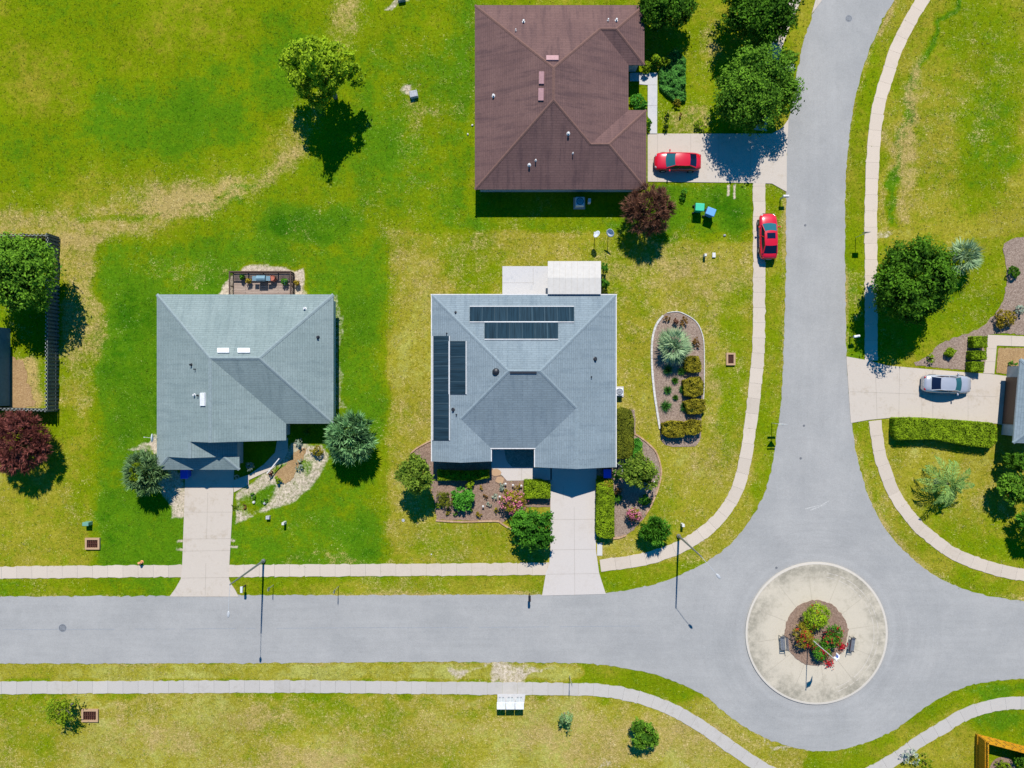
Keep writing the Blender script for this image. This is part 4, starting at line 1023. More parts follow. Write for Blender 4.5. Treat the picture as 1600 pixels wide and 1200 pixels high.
# ------------------------------------------------------------------ cars
def make_car(name, label, paint, loc, rz, sunroof=False, L=4.55, wd=1.78, roof_z=1.43):
    t = thing(name, label, 'car', loc, rz, 'cars parked on the driveways and verge')
    hw = wd / 2; hl_ = L / 2
    # stations along x: (x, half width, belt z, deck z)
    st = [(-hl_, hw * .70, .62, .72), (-hl_ + .06, hw * .82, .70, .86), (-hl_ + .25, hw * .92, .78, .96), (-hl_ + .6, hw * .98, .82, 1.00), (-hl_ + 1.0, hw, .84, 1.0), (-.5, hw, .84, .96), (.3, hw, .83, .94), (.95, hw, .82, .93), (1.25, hw * .99, .80, .92), (1.6, hw * .97, .76, .87), (1.95, hw * .92, .70, .79), (hl_ - .12, hw * .80, .62, .68), (hl_ - .02, hw * .66, .54, .58), (hl_, hw * .58, .46, .50)]
    b = MB(); vs = []
    for x, w, zb, zt in st:
        prof = [(.86, .22), (.95, .36), (1.0, .58), (.985, zb - .06), (.93, zb), (.86, zb + (zt - zb) * .55), (.66, zt - .005), (.35, zt + .015), (0, zt + .02)]
        left = [(x - (0.05 * (k ** 2) * (1 if x > 0 else -1) if abs(x) > hl_ - .3 else 0), k * w, min(z, zt + .02)) for k, z in prof]
        row = [(p[0], p[1], p[2]) for p in left] + [(p[0], -p[1], p[2]) for p in left[-2::-1]]
        vs += row
    n = len(row); fs = []
    for k in range(len(st) - 1):
        for i in range(n - 1): fs.append((k * n + i, k * n + i + 1, (k + 1) * n + i + 1, (k + 1) * n + i))
    fs.append(tuple(range(n - 1, -1, -1))); fs.append(tuple(range((len(st) - 1) * n, len(st) * n)))
    fs = [f[::-1] for f in fs]
    b.add(vs, fs); body = b.build('body', paint, t, smooth=True)
    # greenhouse, x of base and roof lines
    ws0, ws1, rr1, rr0 = 1.12, .34, -1.02, -1.72
    bw, rw = hw * .84, hw * .66; zb = .95
    def arc(x, w, z, bow, crown, n=7): return [Vector((x + bow * (1 - (2 * i / (n - 1) - 1) ** 2), w * (2 * i / (n - 1) - 1), z + crown * (1 - (2 * i / (n - 1) - 1) ** 2))) for i in range(n)]
    wb = arc(ws0, bw * .96, zb, .12, .0); wt = arc(ws1, rw, roof_z - .05, .09, .035)
    rt = arc(rr1, rw * .98, roof_z - .06, -.05, .035); rb = arc(rr0, bw * .9, zb + .03, -.10, .0)
    def strip(name, A, B, m, lift=0.0, parent=t):
        b = MB(); n = len(A); b.add(list(A) + list(B), [(i, i + 1, n + i + 1, n + i) for i in range(n - 1)]); return b.build(name, m, parent, smooth=True)
    strip('windshield', wb, wt, M['carglass'])
    strip('rear_window', rt, rb, M['cardark'])
    b = MB(); rows = []
    xs = np.linspace(ws1, rr1, 7)
    for k, x in enumerate(xs):
        f = k / 6; z = roof_z - .05 - .01 * f + .05 * math.sin(math.pi * f); bow = .09 * (1 - f) - .05 * f
        rows += arc(x, rw * (1 + .05 * math.sin(math.pi * f)) , z, bow, .035)
    rows = [Vector(p) + Vector((0, 0, .004)) for p in rows]
    b.add(rows, [(k * 7 + i, k * 7 + i + 1, (k + 1) * 7 + i + 1, (k + 1) * 7 + i) for k in range(6) for i in range(6)])
    roof = b.build('roof', paint, t, smooth=True)
    if sunroof:
        b = MB(); b.box((-.10, 0, roof_z + .028), (.55, .8, .03)); b.build('sunroof', M['cardark'], roof)
    for sd in (-1, 1):
        a = [Vector((ws0 - .06, sd * bw * .97, zb - .02)), Vector((.3, sd * bw * 1.03, zb - .03)), Vector((-.8, sd * bw * 1.03, zb - .02)), Vector((rr0 + .05, sd * bw * .93, zb + .02))]
        c = [Vector((ws1, sd * rw, roof_z - .05)), Vector((.05, sd * rw * 1.03, roof_z - .025)), Vector((-.6, sd * rw * 1.05, roof_z - .02)), Vector((rr1, sd * rw * .98, roof_z - .06))]
        strip('side_window', a, c, M['cardark'])
        b = MB(); b.tube(wb[6 if sd > 0 else 0], wt[6 if sd > 0 else 0], .045, .04, 6); b.tube(rb[6 if sd > 0 else 0], rt[6 if sd > 0 else 0], .07, .05, 6); b.tube(a[1] + Vector((-.3, sd * .0, 0)), c[1] + Vector((-.3, 0, 0)), .035, .03, 6)
        b.path(c, .035, 6); b.build('pillar', paint, t)
        b = MB(); b.box((.85, sd * (hw + .10), .98), (.14, .2, .13), 0, 0, .5, .85); b.tube((.85, sd * hw * .9, .93), (.85, sd * (hw + .06), .97), .03, .03, 6); b.build('mirror', paint, t, bevel=.02)
        b = MB(); b.sphere((hl_ - .26, sd * hw * .62, .61), (.22, .16, .085), 10, 6); b.build('headlight', M['lens'], t, smooth=True)
        b = MB(); b.sphere((-hl_ + .14, sd * hw * .62, .78), (.12, .17, .085), 10, 6); b.build('taillight', M['lensred'], t, smooth=True)
        for x in (1.38, -1.32):
            b = MB(); b.lathe([(.20, -.1), (.32, -.1), (.335, -.06), (.335, .06), (.32, .1), (.20, .1)], n=18, axis='y')
            wv = b.build('wheel', M['rubber'], t, loc=(x, sd * (hw - .07), .335))
            b = MB(); b.lathe([(.205, -.09), (.205, .09)], n=18, axis='y')
            for k in range(5):
                a_ = 2 * math.pi * k / 5; b.box((.1 * math.cos(a_), sd * .085, .1 * math.sin(a_)), (.05, .03, .05))
            b.lathe([(.01, sd * .09), (.2, sd * .085)], n=14, axis='y'); b.build('rim', M['steel'], wv)
    b = MB(); b.box((hl_ - .0, 0, .48), (.05, .9, .10)); b.build('grille', M['black'], t)
    b = MB(); b.box((-hl_ - .01, 0, .62), (.03, .5, .13)); b.build('number_plate', M['white'], t)
    return t
make_car('parked_car', 'red sedan parked on the driveway in front of the brown-roofed house', M['carred'], W(1058.5, 253, .6) * 1 - Vector((0, 0, .545)), math.radians(180 - 1))
make_car('parked_car', 'red sedan with dark sunroof parked across the sidewalk beside the road', M['carred'], W(1200, 369.5, .6) - Vector((0, 0, .55)), math.radians(91), True, 4.5)
make_car('parked_car', 'silver sedan on the wide right driveway beside three clipped box shrubs', M['carsilver'], W(1479, 600, .6) - Vector((0, 0, .545)), math.radians(-2), False, 4.75)

# ------------------------------------------------------------------ street furniture
def street_lamp(label, px, py, arm, h=8.4):
    t = thing('street_lamp', label, 'street lamp', W(px, py), 0, 'street lamps along the road')
    b = MB(); b.tube((0, 0, 0), (0, 0, h), .11, .06, 10); b.lathe([(.2, 0), (.2, .25), (.13, .35)], n=10); b.build('pole', M['lamp_grey'], t)
    ax, ay = arm; d = Vector((ax, ay, 0)); ln = d.length; u = d.normalized()
    pts = [Vector((0, 0, h - .05)) + u * (ln * k / 6) + Vector((0, 0, .22 * math.sin(math.pi / 2 * k / 6))) for k in range(7)]
    b = MB(); b.path(pts, .022, 6); b.build('arm', M['lamp_mid'], t)
    e = pts[-1]; b = MB(); b.sphere((0, 0, 0), (.30, .13, .07), 14, 8)
    hd = b.build('lamp_head', M['lamp_mid'], t, loc=e + u * .3, rz=math.atan2(u.y, u.x), smooth=True)
    b = MB(); b.sphere((.05, 0, -.05), (.2, .12, .07), 10, 6); b.build('lens', M['lens'], hd, smooth=True)
street_lamp('tall street lamp at the foot of the left driveway, arm over the road', 412, 876, (-.05, -2.2))
street_lamp('tall street lamp beside the curving sidewalk west of the roundabout', 1060, 837, (1.25, -1.45))

def mailbox(label, px, py, facing, m):
    t = thing('mailbox', label, 'mailbox', W(px, py), math.radians(facing), 'mailboxes by the road')
    b = MB(); b.box((0, 0, .5), (.1, .1, 1.0)); b.box((.12, 0, .96), (.5, .08, .07)); b.build('post', M['rail_wood'] if m is not M['white'] else M['white'], t)
    b = MB(); prof = [(-.12, 0), (.12, 0), (.12, .14), (.085, .21), (0, .24), (-.085, .21), (-.12, .14)]
    vs = [(-.14, y, 1.0 + z) for y, z in prof] + [(.42, y, 1.0 + z) for y, z in prof]; n = 7
    b.add(vs, [(i, n + i, n + (i + 1) % n, (i + 1) % n) for i in range(n)] + [tuple(range(n)), tuple(range(2 * n - 1, n - 1, -1))]); bx = b.build('box', m, t)
    b = MB(); b.box((.25, .135, 1.12), (.04, .015, .16)); b.build('flag', M['sign_red'], bx)
mailbox('white mailbox on post at the verge by the brown house driveway', 1219, 311, 0, M['white'])
mailbox('dark mailbox at the road edge left of the pale centre driveway', 827, 928, -90, M['black'])
mailbox('blue-grey mailbox on the verge right of left driveway apron', 384, 914, -90, M['dish'])
mailbox('grey mailbox on the verge above the wide right driveway', 1328, 527, 10, M['dish'])

def sign_post(label, px, py, facing, kind, h=2.45):
    t = thing('street_sign', label, 'street sign', W(px, py), math.radians(facing), 'street signs on the verges')
    b = MB(); b.tube((0, 0, 0), (0, 0, h), .03, .03, 6); b.build('post', M['steel'], t)
    def plate(name, pts, z, m):
        b = MB(); n = len(pts); vs = [(.035, x, z + y) for x, y in pts] + [(.05, x, z + y) for x, y in pts]
        b.add(vs, [tuple(range(n)), tuple(range(2 * n - 1, n - 1, -1))] + [(i, n + i, n + (i + 1) % n, (i + 1) % n) for i in range(n)]); b.build(name, m, t)
    rect = lambda w, hh: [(-w / 2, -hh / 2), (w / 2, -hh / 2), (w / 2, hh / 2), (-w / 2, hh / 2)]
    if kind == 'yield':
        plate('yield_plate', [(-.45, .38), (.45, .38), (0, -.40)], h - .55, M['sign_white']); plate('upper_plate', rect(.8, .16), h + .06, M['sign_back']); plate('lower_plate', rect(.8, .28), h - 1.25, M['sign_back'])
    elif kind == 'square': plate('plate', rect(.62, .62), h - .32, M['sign_back'])
    else: plate('plate', rect(.35, .5), h - .25, M['sign_back'])
sign_post('triangular yield sign with two extra plates beside the sidewalk curve', 1206, 661, 90, 'yield', 3.0)
sign_post('single square sign on thin post by the upper right sidewalk', 1337, 371, 90, 'square')
sign_post('thin sign post at the south sidewalk right of the cluster mailboxes', 890, 1055, 0, 'small')
sign_post('thin sign post on the verge just right of the left street lamp', 427, 914, 0, 'small', 1.7)
sign_post('thin sign post alone on the verge between the two front driveways', 529, 916, 0, 'small', 2.1)

def manhole(label, px, py, r=.36):
    b = MB(); b.lathe([(r * 1.12, 0), (r * 1.12, .012), (r, .014)], n=28, m=1); b.lathe([(r, .012), (.01, .014)], n=28, m=0)
    for k in range(-3, 4): b.box((k * r * .22, 0, .016), (.03, r * 1.2, .006), 0, 1)
    tag(b.build('manhole_cover', [M['iron'], M['seam']], loc=W(px, py) + Vector((0, 0, .02))), label, 'manhole cover', 'manhole covers in the road')
manhole('round iron manhole cover in the left part of the horizontal road', 98, 981)
manhole('round iron manhole cover near the top of the curving street', 1326, 29, .3)
def small_cap(label, px, py):
    b = MB(); b.lathe([(.12, 0), (.12, .01), (.01, .012)], n=14); tag(b.build('valve_cover', M['iron'], loc=W(px, py) + Vector((0, 0, .021))), label, 'valve cover', 'small valve covers in the road')
small_cap('small valve cover in the street left of the thin square sign', 1258, 352)
small_cap('small valve cover in the street beside the yield sign', 1256, 665)
small_cap('small valve cover in the asphalt above the roundabout', 1251, 716)
small_cap('small valve cover hugging the upper left rim of the roundabout', 1213, 887)

def drain(label, px, py, w, d, rz=0):
    t = thing('storm_drain', label, 'storm drain', W(px, py), rz, 'grated yard drains')
    b = MB()
    for x, y, a, c in ((-w / 2, 0, .18, d + .18), (w / 2, 0, .18, d + .18), (0, d / 2, w - .182, .18), (0, -d / 2, w - .182, .18)): b.box((x, y, .11), (a, c, .22))
    b.build('frame', M['edging_tan'], t)
    b = MB(); n = 7
    for k in range(n): b.box((-w / 2 + w * (k + .5) / n, 0, .13), (.06, d - .1, .05))
    b.box((0, 0, .12), (w - .19, .07, .04)); b.box((0, 0, .03), (w - .2, d - .2, .04)); b.build('grate', M['rust'], t)
drain('rust-grated yard drain below the pale green cabinet on the left lawn', 146, 849, 1.25, .95)
drain('rust-grated yard drain beside the small tree at bottom left', 142, 1117, 1.45, 1.05)
drain('rust-grated yard drain on the lawn between oval bed and sidewalk', 1141, 561, .72, 1.05)

t = thing('fire_hydrant', 'orange fire hydrant beside the left sidewalk', 'fire hydrant', W(222, 878))
b = MB(); b.lathe([(.17, 0), (.17, .06), (.11, .08), (.11, .5), (.14, .52), (.14, .57), (.10, .66), (.04, .72), (.01, .73)], n=14); b.build('barrel', M['orange'], t, smooth=False)
b = MB(); b.tube((-.22, 0, .42), (.22, 0, .42), .055, .055, 8); b.tube((0, 0, .40), (0, -.22, .40), .07, .07, 8); b.build('nozzle', M['orange'], t)

def cabinet(label, px, py, sx, sy, h, m, rz=0, name='utility_cabinet', cat='utility box'):
    t = thing(name, label, cat, W(px, py), rz, 'small utility boxes on the lawns')
    b = MB(); b.box((0, 0, h / 2), (sx, sy, h), 0, 0, .5, .94); b.build('cabinet', m, t, bevel=.02)
    b = MB(); b.box((0, 0, h + .02), (sx * 1.02, sy * 1.02, .05), 0, 0, .5, .85); b.build('lid', m, t, bevel=.015)
cabinet('pale green utility cabinet on the left lawn above a yard drain', 140, 817, .62, .36, .7, M['box_green'])
cabinet('grey utility box on the lawn right of left driveway', 420, 808, .38, .34, .36, M['stone'])
cabinet('slim white utility pedestal right of the grey utility box', 446, 816, .24, .26, .8, M['white'])
cabinet('slim white pedestal on the lawn below the two wheeled bins', 1100, 400, .24, .26, .6, M['white'])
cabinet('flat white box on the lawn right of a slim white pedestal', 1115, 399, .34, .5, .12, M['white'])
cabinet('white pedestal beside the tall lamp west of the roundabout', 1065, 819, .26, .28, .75, M['white'])
cabinet('little grey meter box in the shade below the brown roof', 920, 316, .26, .42, .7, M['dish'])
cabinet('grey stone-like box on bare soil left of the brown house', 647, 149, .78, .66, .42, M['stone'], .2)
cabinet('grey stone-like box cut by the top edge above the round tree', 628, -1, .7, .6, .4, M['stone'], .2)
for px, py, lb in ((397, 784.5, 'small white cap in the left house gravel bed beside the driveway'), (414, 786, 'small grey cap in the left house gravel bed near the lawn')):
    b = MB(); b.lathe([(.13, 0), (.13, .18), (.1, .22), (.01, .23)], n=12); tag(b.build('pipe_cap', M['white'] if px < 400 else M['stone'], loc=W(px, py)), lb, 'pipe cap')
for px, py, lb in ((630, 813, 'small round concrete cap on the lawn below the flowering tree'), (674, 866, 'tiny pale cap in the lawn near the front sidewalk')):
    b = MB(); b.lathe([(.16 if px < 640 else .07, 0), (.15 if px < 640 else .06, .03), (.01, .035)], n=12); tag(b.build('cleanout_cover', M['stone'] if px < 640 else M['white'], loc=W(px, py) + Vector((0, 0, .002))), lb, 'cleanout cover')

def ac_unit(label, px, py, s=.85, h=.8):
    t = thing('air_conditioner', label, 'air conditioner', W(px, py), 0, 'air conditioner units beside the houses')
    b = MB(); b.box((0, 0, .04), (s + .3, s + .3, .1)); b.build('pad', M['walk_grey'], t)
    b = MB(); b.box((0, 0, .09 + h / 2), (s, s, h)); b.build('casing', M['dish'], t, bevel=.04)
    b = MB(); b.lathe([(s * .42, .0), (s * .42, .03), (s * .36, .03), (s * .36, .005)], (0, 0, .09 + h), 24); 
    for k in range(6): a = math.pi * k / 6; b.box((0, 0, .11 + h), (s * .74, .015, .015), a)
    b.build('fan_guard', M['black'], t)
    b = MB(); b.lathe([(s * .38, .012), (.01, .014)], (0, 0, .09 + h - .005), 24); b.lathe([(.12, .02), (.01, .03)], (0, 0, .09 + h), 12); b.build('fan', M['steel'], t)
ac_unit('shaded air conditioner below the brown roof eave', 905, 318)
ac_unit('air conditioner at the right wall of the solar-panel house', 966, 612, .75, .75)

def wheelie(label, px, py, rz, m, h=1.0):
    t = thing('wheeled_bin', label, 'bin', W(px, py), rz, 'wheeled household bins'); t.scale = (1.35, 1.3, 1.1)
    b = MB(); b.box((0, 0, .06 + h * .45), (.52, .6, h * .9), 0, 0, .5, 1.0)
    v = b.v; b.v = [(x * (.8 if z < .1 else 1), y * (.8 if z < .1 else 1), z) for x, y, z in v]; b.build('bin_body', m, t, bevel=.03)
    b = MB(); b.box((0, 0, .09 + h * .93), (.58, .7, .07), 0, 0, .5, .9); b.build('lid', m, t, bevel=.025)
    b = MB(); b.tube((-.22, .38, h * .95), (.22, .38, h * .95), .02, .02, 6); b.build('handle', M['black'], t)
    for sd in (-1, 1):
        b = MB(); b.lathe([(.02, -.03), (.11, -.03), (.11, .03), (.02, .03)], n=12, axis='y'); b.build('wheel', M['rubber'], t, loc=(sd * .26, .28, .11), rz=math.pi / 2)
wheelie('green wheeled bin on the lawn beside a blue bin', 1089, 328, 1.5, M['bin_green'])
wheelie('blue wheeled bin on the lawn right of the green bin', 1106, 335, 1.2, M['bin_blue'])
wheelie('deep blue bin in the shade under the left house garage eave', 295, 739, 0, M['bin_deep'], .9)
wheelie('deep blue bin in shade by the solar-panel house garage corner', 947, 738, 0, M['bin_deep'], .9)

def dish_stand(label, px, py, rz, h=1.6, r=.38):
    t = thing('satellite_dish', label, 'satellite dish', W(px, py), rz, 'satellite dishes on the lawn')
    b = MB(); b.tube((0, 0, 0), (0, 0, h), .03, .03, 8); b.build('pole', M['steel'], t)
    b = MB(); ax = Vector((-.72, .15, .68)).normalized(); u = ax.orthogonal().normalized(); v = ax.cross(u); c = Vector((.06, 0, h + .12)); vs = [c - ax * .02]; n = 20
    for k in range(1, 5):
        for i in range(n):
            a = 2 * math.pi * i / n; rr = r * k / 4; vs.append(c + u * math.cos(a) * rr + v * math.sin(a) * rr * .9 + ax * (.10 * (k / 4) ** 2))
    fs = [(0, 1 + (i + 1) % n, 1 + i) for i in range(n)] + [(1 + k * n + i, 1 + k * n + (i + 1) % n, 1 + (k + 1) * n + (i + 1) % n, 1 + (k + 1) * n + i) for k in range(3) for i in range(n)]
    b.add(vs, fs); o = b.build('reflector', M['dish'], t, smooth=True); sm2 = o.modifiers.new('thickness', 'SOLIDIFY'); sm2.thickness = .015
    b = MB(); e = c + ax * .48; b.tube(c - v * r * .75, e, .014, .014, 6); b.box(tuple(e), (.1, .07, .07)); b.build('feed_arm', M['white'], t)
dish_stand('satellite dish on lawn pole, the left of two behind the white patio roof', 929, 372, -.2)
dish_stand('satellite dish on lawn pole, tilted up right next to the maroon tree', 950, 370, 1.1, 1.6, .44)
t = thing('satellite_dish', 'white satellite dish on the left eave of the green-grey house', 'satellite dish', RL.pt(247, 684, 2))
b = MB(); b.tube((0, 0, -.05), (-.15, 0, .5), .02, .02, 6); b.tube((-.15, 0, .5), (-.95, .1, .55), .014, .014, 6); b.box((-1.0, .1, .55), (.12, .06, .06)); b.build('mast', M['white'], t)
b = MB(); b.lathe([(.01, 0), (.16, .015), (.3, .05), (.42, .1)], n=20); o = b.build('reflector', M['dish'], t, smooth=True); o.location = (-.18, .02, .5); o.rotation_euler = (math.radians(0), math.radians(-75), 0)
o.modifiers.new('thickness', 'SOLIDIFY').thickness = .02

# cluster mailboxes on the pad
for k, px in enumerate((783.5, 797.5, 811.5)):
    lb = ('leftmost of three white cluster mailboxes on the concrete pad', 'middle one of the three white cluster mailboxes', 'rightmost of three white cluster mailboxes on the concrete pad')[k]
    t = thing('cluster_mailbox', lb, 'mailbox', W(px, 1091.5) , 0, 'cluster mailboxes on the south pad')
    b = MB(); b.tube((0, 0, 0), (0, 0, .4), .12, .12, 10); b.box((0, 0, .05), (.5, .4, .06)); b.build('pedestal', M['steel'], t)
    b = MB(); b.box((0, 0, .95), (.78, .46, 1.1)); b.build('cabinet', M['white_vent'], t, bevel=.02)
    b = MB()
    for r in range(4):
        for c in (-1, 1): b.box((c * .19, .235, .55 + r * .25), (.34, .012, .22))
    b.build('mail_doors', M['stucco_grey'], t)
    b = MB(); b.box((0, -.02, 1.53), (.84, .70, .06)); b.build('roof', M['white_vent'], t, bevel=.015)

def bench(label, px, py, rz):
    t = thing('park_bench', label, 'bench', W(px, py) + Vector((0, 0, .16)), rz, 'benches on the traffic island'); t.scale = (.9, .88, 1)
    b = MB()
    for k in range(5): b.box((-.18 + k * .1, 0, .44), (.08, 1.5, .035))
    b.build('seat', M['lamp_grey'], t)
    b = MB()
    for k in range(4): b.box((-.28 - k * .03, 0, .55 + k * .11), (.03, 1.5, .08))
    b.build('backrest', M['lamp_grey'], t)
    for sd in (-1, 1):
        b = MB(); y = sd * .74
        b.path([(.24, y, 0), (.24, y, .62), (-.24, y, .66)], .03, 6); b.path([(-.2, y, 0), (-.24, y, .44), (-.4, y, .95)], .03, 6); b.tube((-.24, y, .42), (.24, y, .42), .03, .03, 6); b.build('leg_frame', M['black'], t)
bench('dark slatted bench on the left side of the traffic island', 1220, 1001.5, math.radians(184))
bench('dark slatted bench on the right side of the traffic island', 1327, 1003.5, math.radians(-8))

t = thing('flagpole', 'slim white flagpole with blue and white flag among the island flowers', 'flagpole', W(1261, 993) + Vector((0, 0, .16)))
FP = 6.2
b = MB(); b.tube((0, 0, 0), (0, 0, FP), .05, .03, 8); b.sphere((0, 0, FP), .07, 8, 6); b.build('pole', M['white'], t)
def cloth(x0, x1, z0, z1, m, name, par):
    b = MB(); nx = 10; nz = 8; vs = []
    for k in range(nz + 1):
        for i in range(nx + 1):
            f = x0 + (x1 - x0) * i / nx; z = z0 + (z1 - z0) * k / nz
            vs.append((.05 + f * .55, .10 * math.sin(f * 7 + z * .8) * f + .15 * f, FP - .15 - z - .55 * f * f - .05 * math.sin(f * 9) * f))
    b.add(vs, [(k * (nx + 1) + i, k * (nx + 1) + i + 1, (k + 1) * (nx + 1) + i + 1, (k + 1) * (nx + 1) + i) for k in range(nz) for i in range(nx)])
    o = b.build(name, m, par, smooth=True); o.modifiers.new('thickness', 'SOLIDIFY').thickness = .01; return o
fl = cloth(0, 1.0, 0, .65, M['flag_white'], 'flag', t)
b = MB(); vs = []
for k in range(5):
    for i in range(6):
        f = .35 + .5 * i / 5; z = .2 + .4 * k / 4
        vs.append((.05 + f * .55, .10 * math.sin(f * 7 + z * .8) * f + .15 * f + .014, FP - .15 - z - .55 * f * f - .05 * math.sin(f * 9) * f + .012))
fs = [(k * 6 + i, k * 6 + i + 1, (k + 1) * 6 + i + 1, (k + 1) * 6 + i) for k in range(4) for i in range(5)]
b.add(vs, fs); o = b.build('blue_field', M['flag_blue'], fl); o.modifiers.new('thickness', 'SOLIDIFY').thickness = .008

# ------------------------------------------------------------------ fences
def picket_fence(label, pts_px, h, m, mt, gap=.06, wd=.14, close=False, topm=True):
    P = [W(*p) for p in pts_px]; o = P[0]
    t = thing('wooden_fence', label, 'fence', o)
    pk = MB(); rl = MB(); cp = MB(); posts = []
    for a, c in zip(P[:-1], P[1:]):
        a = a - o; c = c - o; d = c - a; ln = d.length; u = d.normalized(); ang = math.atan2(u.y, u.x); n = Vector((-u.y, u.x, 0))
        k = 0.0
        while k + wd < ln:
            p = a + u * (k + wd / 2); hh = h + rj.uniform(-.03, .03)
            sd_ = n * (.075 if len(pk.f) % 12 else -.075)
            pk.box((p.x + sd_.x, p.y + sd_.y, hh / 2), (wd, .025, hh), ang, 0, rj.random())
            cp.box((p.x + sd_.x, p.y + sd_.y, hh + .006), (wd, .03, .012), ang); k += wd + gap
        for z in (.35, h - .25): q = (a + c) / 2; rl.box((q.x, q.y, z), (ln, .05, .09), ang)
        for j in range(int(ln / 2.4) + 1): posts.append(a + u * min(j * 2.4 + .05, ln) + n * .12)
    pk.build('pickets', m, t); rl.build('rails', m, t)
    if topm: cp.build('picket_tops', mt, t)
    for p in posts:
        b = MB(); b.box((0, 0, h / 2 + .03), (.1, .1, h + .06)); b.build('post', m, t, loc=p)
picket_fence('tall weathered picket fence round the yard at the left edge', [(-60, 373), (92, 373), (90.5, 640), (-60, 636)], 1.8, M['fence_dark'], M['fence_pale'], .0, .185)
def board_fence(label, pts_px, h, m):
    P = [W(*p) for p in pts_px]; o = P[0]; t = thing('board_fence', label, 'fence', o)
    b = MB(); c_ = MB()
    for a, c in zip(P[:-1], P[1:]):
        a = a - o; c = c - o; d = c - a; ang = math.atan2(d.y, d.x); u = d.normalized(); k = 0
        while k < d.length - .05:
            p = a + u * (k + .095); b.box((p.x, p.y, h / 2), (.188, .03, h + rj.uniform(-.02, .02)), ang, 0, rj.random()); k += .19
        q = (a + c) / 2; n = Vector((u.y, -u.x, 0)) * .05
        c_.box((q.x + n.x, q.y + n.y, h + .02), (d.length, .1, .04), ang)
        for z in (.4, h - .3): c_.box((q.x - n.x, q.y - n.y, z), (d.length, .06, .09), ang)
    b.build('boards', m, t); c_.build('rail', m, t)
board_fence('orange stained board fence corner at bottom right', [(1524, 1260), (1524, 1146), (1660, 1181)], 1.8, M['fence_orange'])

# ------------------------------------------------------------------ plants
def quad_mesh(name, V, tint, mat, parent=None, loc=None):
    n = len(V); me = bpy.data.meshes.new(name)
    me.vertices.add(n * 4); me.vertices.foreach_set('co', V.astype(np.float32).ravel())
    me.loops.add(n * 4); me.loops.foreach_set('vertex_index', np.arange(n * 4, dtype=np.int32))
    me.polygons.add(n); me.polygons.foreach_set('loop_start', np.arange(n, dtype=np.int32) * 4)
    me.update(); at = me.attributes.new('tint', 'FLOAT', 'FACE'); at.data.foreach_set('value', np.clip(tint, 0, 1).astype(np.float32))
    me.materials.append(mat)
    o = bpy.data.objects.new(name, me); C.collection.objects.link(o)
    if parent: o.parent = parent
    if loc is not None: o.location = loc
    return o
def unit(v): return v / np.maximum(np.linalg.norm(v, axis=1, keepdims=True), 1e-9)
def leaves(p, nrm, ln, wd, g, along=None):
    """diamond leaves: p centre, nrm facing, ln/wd half sizes"""
    n = len(p); r = g.randn(n, 3) if along is None else along
    t = unit(r - nrm * np.sum(r * nrm, 1, keepdims=True)); b = np.cross(nrm, t)
    ln = np.broadcast_to(ln, (n,))[:, None]; wd = np.broadcast_to(wd, (n,))[:, None]
    fold = nrm * wd * .35
    return np.stack([p - t * ln, p + b * wd + fold - t * ln * .1, p + t * ln, p - b * wd + fold - t * ln * .1], 1)
def dirs(n, g, zmin=-1.0):
    d = unit(g.randn(n * 3 + 20, 3)); d = d[d[:, 2] > zmin]
    while len(d) < n: d = np.concatenate([d, d])
    return d[:n]
def lobes(g, R, n, size=(.36, .56), reach=.66):
    """centres and radii of the clumps that make up a crown of radii R, centred on 0"""
    Rm = (R[0] + R[1]) / 2; d = dirs(n, g, -.55); k = reach * (0.55 + .45 * g.rand(n) ** .6)
    c = d * np.array(R) * k[:, None]; r = g.uniform(size[0], size[1], n) * Rm
    c = np.concatenate([c, [[0, 0, 0]]]); r = np.append(r, .55 * Rm); return c, r
def crown_leaves(g, c, r, flat, n, leaf, twig=26, spread=.30):
    w = r ** 2; w = w / w.sum(); m = max(n // twig, 8)
    li = g.choice(len(c), m, p=w); d = dirs(m, g, -.6)
    tw = c[li] + d * r[li][:, None] * np.array([1, 1, flat]) * g.uniform(.70, 1.06, m)[:, None]
    keep = np.ones(m, bool)
    for cc, rr in zip(c, r):
        q = (tw - cc) / (rr * np.array([1, 1, flat])); keep &= np.sum(q * q, 1) > .45
    tw = tw[keep]; d = d[keep]; lobe_t = g.rand(len(c))[li[keep]]; m = len(tw)
    idx = np.repeat(np.arange(m), twig); rm = r.mean()
    p = tw[idx] + g.randn(len(idx), 3) * np.array([1, 1, .7]) * spread * rm * .5
    nrm = unit(d[idx] * .6 + np.array([0, 0, .55]) + g.randn(len(idx), 3) * .55)
    s = leaf * g.uniform(.7, 1.3, len(idx))
    twt = g.rand(m)
    tint = .16 + .24 * lobe_t[idx] + .42 * twt[idx] + .32 * (g.rand(len(idx)) - .3)
    return leaves(p, nrm, s, s * .55, g), tint
def trunk_mesh(base_to, limbs, r, m, parent, name='trunk'):
    b = MB(); p0 = Vector((0, 0, -.1)); p1 = Vector(base_to); mid = p0.lerp(p1, .5) + Vector((.05 * p1.z, -.03 * p1.z, 0))
    b.tube(p0, mid, r * 1.25, r * .9, 9); b.tube(mid, p1, r * .9, r * .7, 9)
    for q in limbs:
        q = Vector(q); md = p1.lerp(q, .5) + Vector((0, 0, .12 * (q - p1).length))
        b.tube(p1, md, r * .5, r * .32, 7, caps=False); b.tube(md, q, r * .32, r * .10, 6)
    return b.build(name, m, parent, smooth=True)
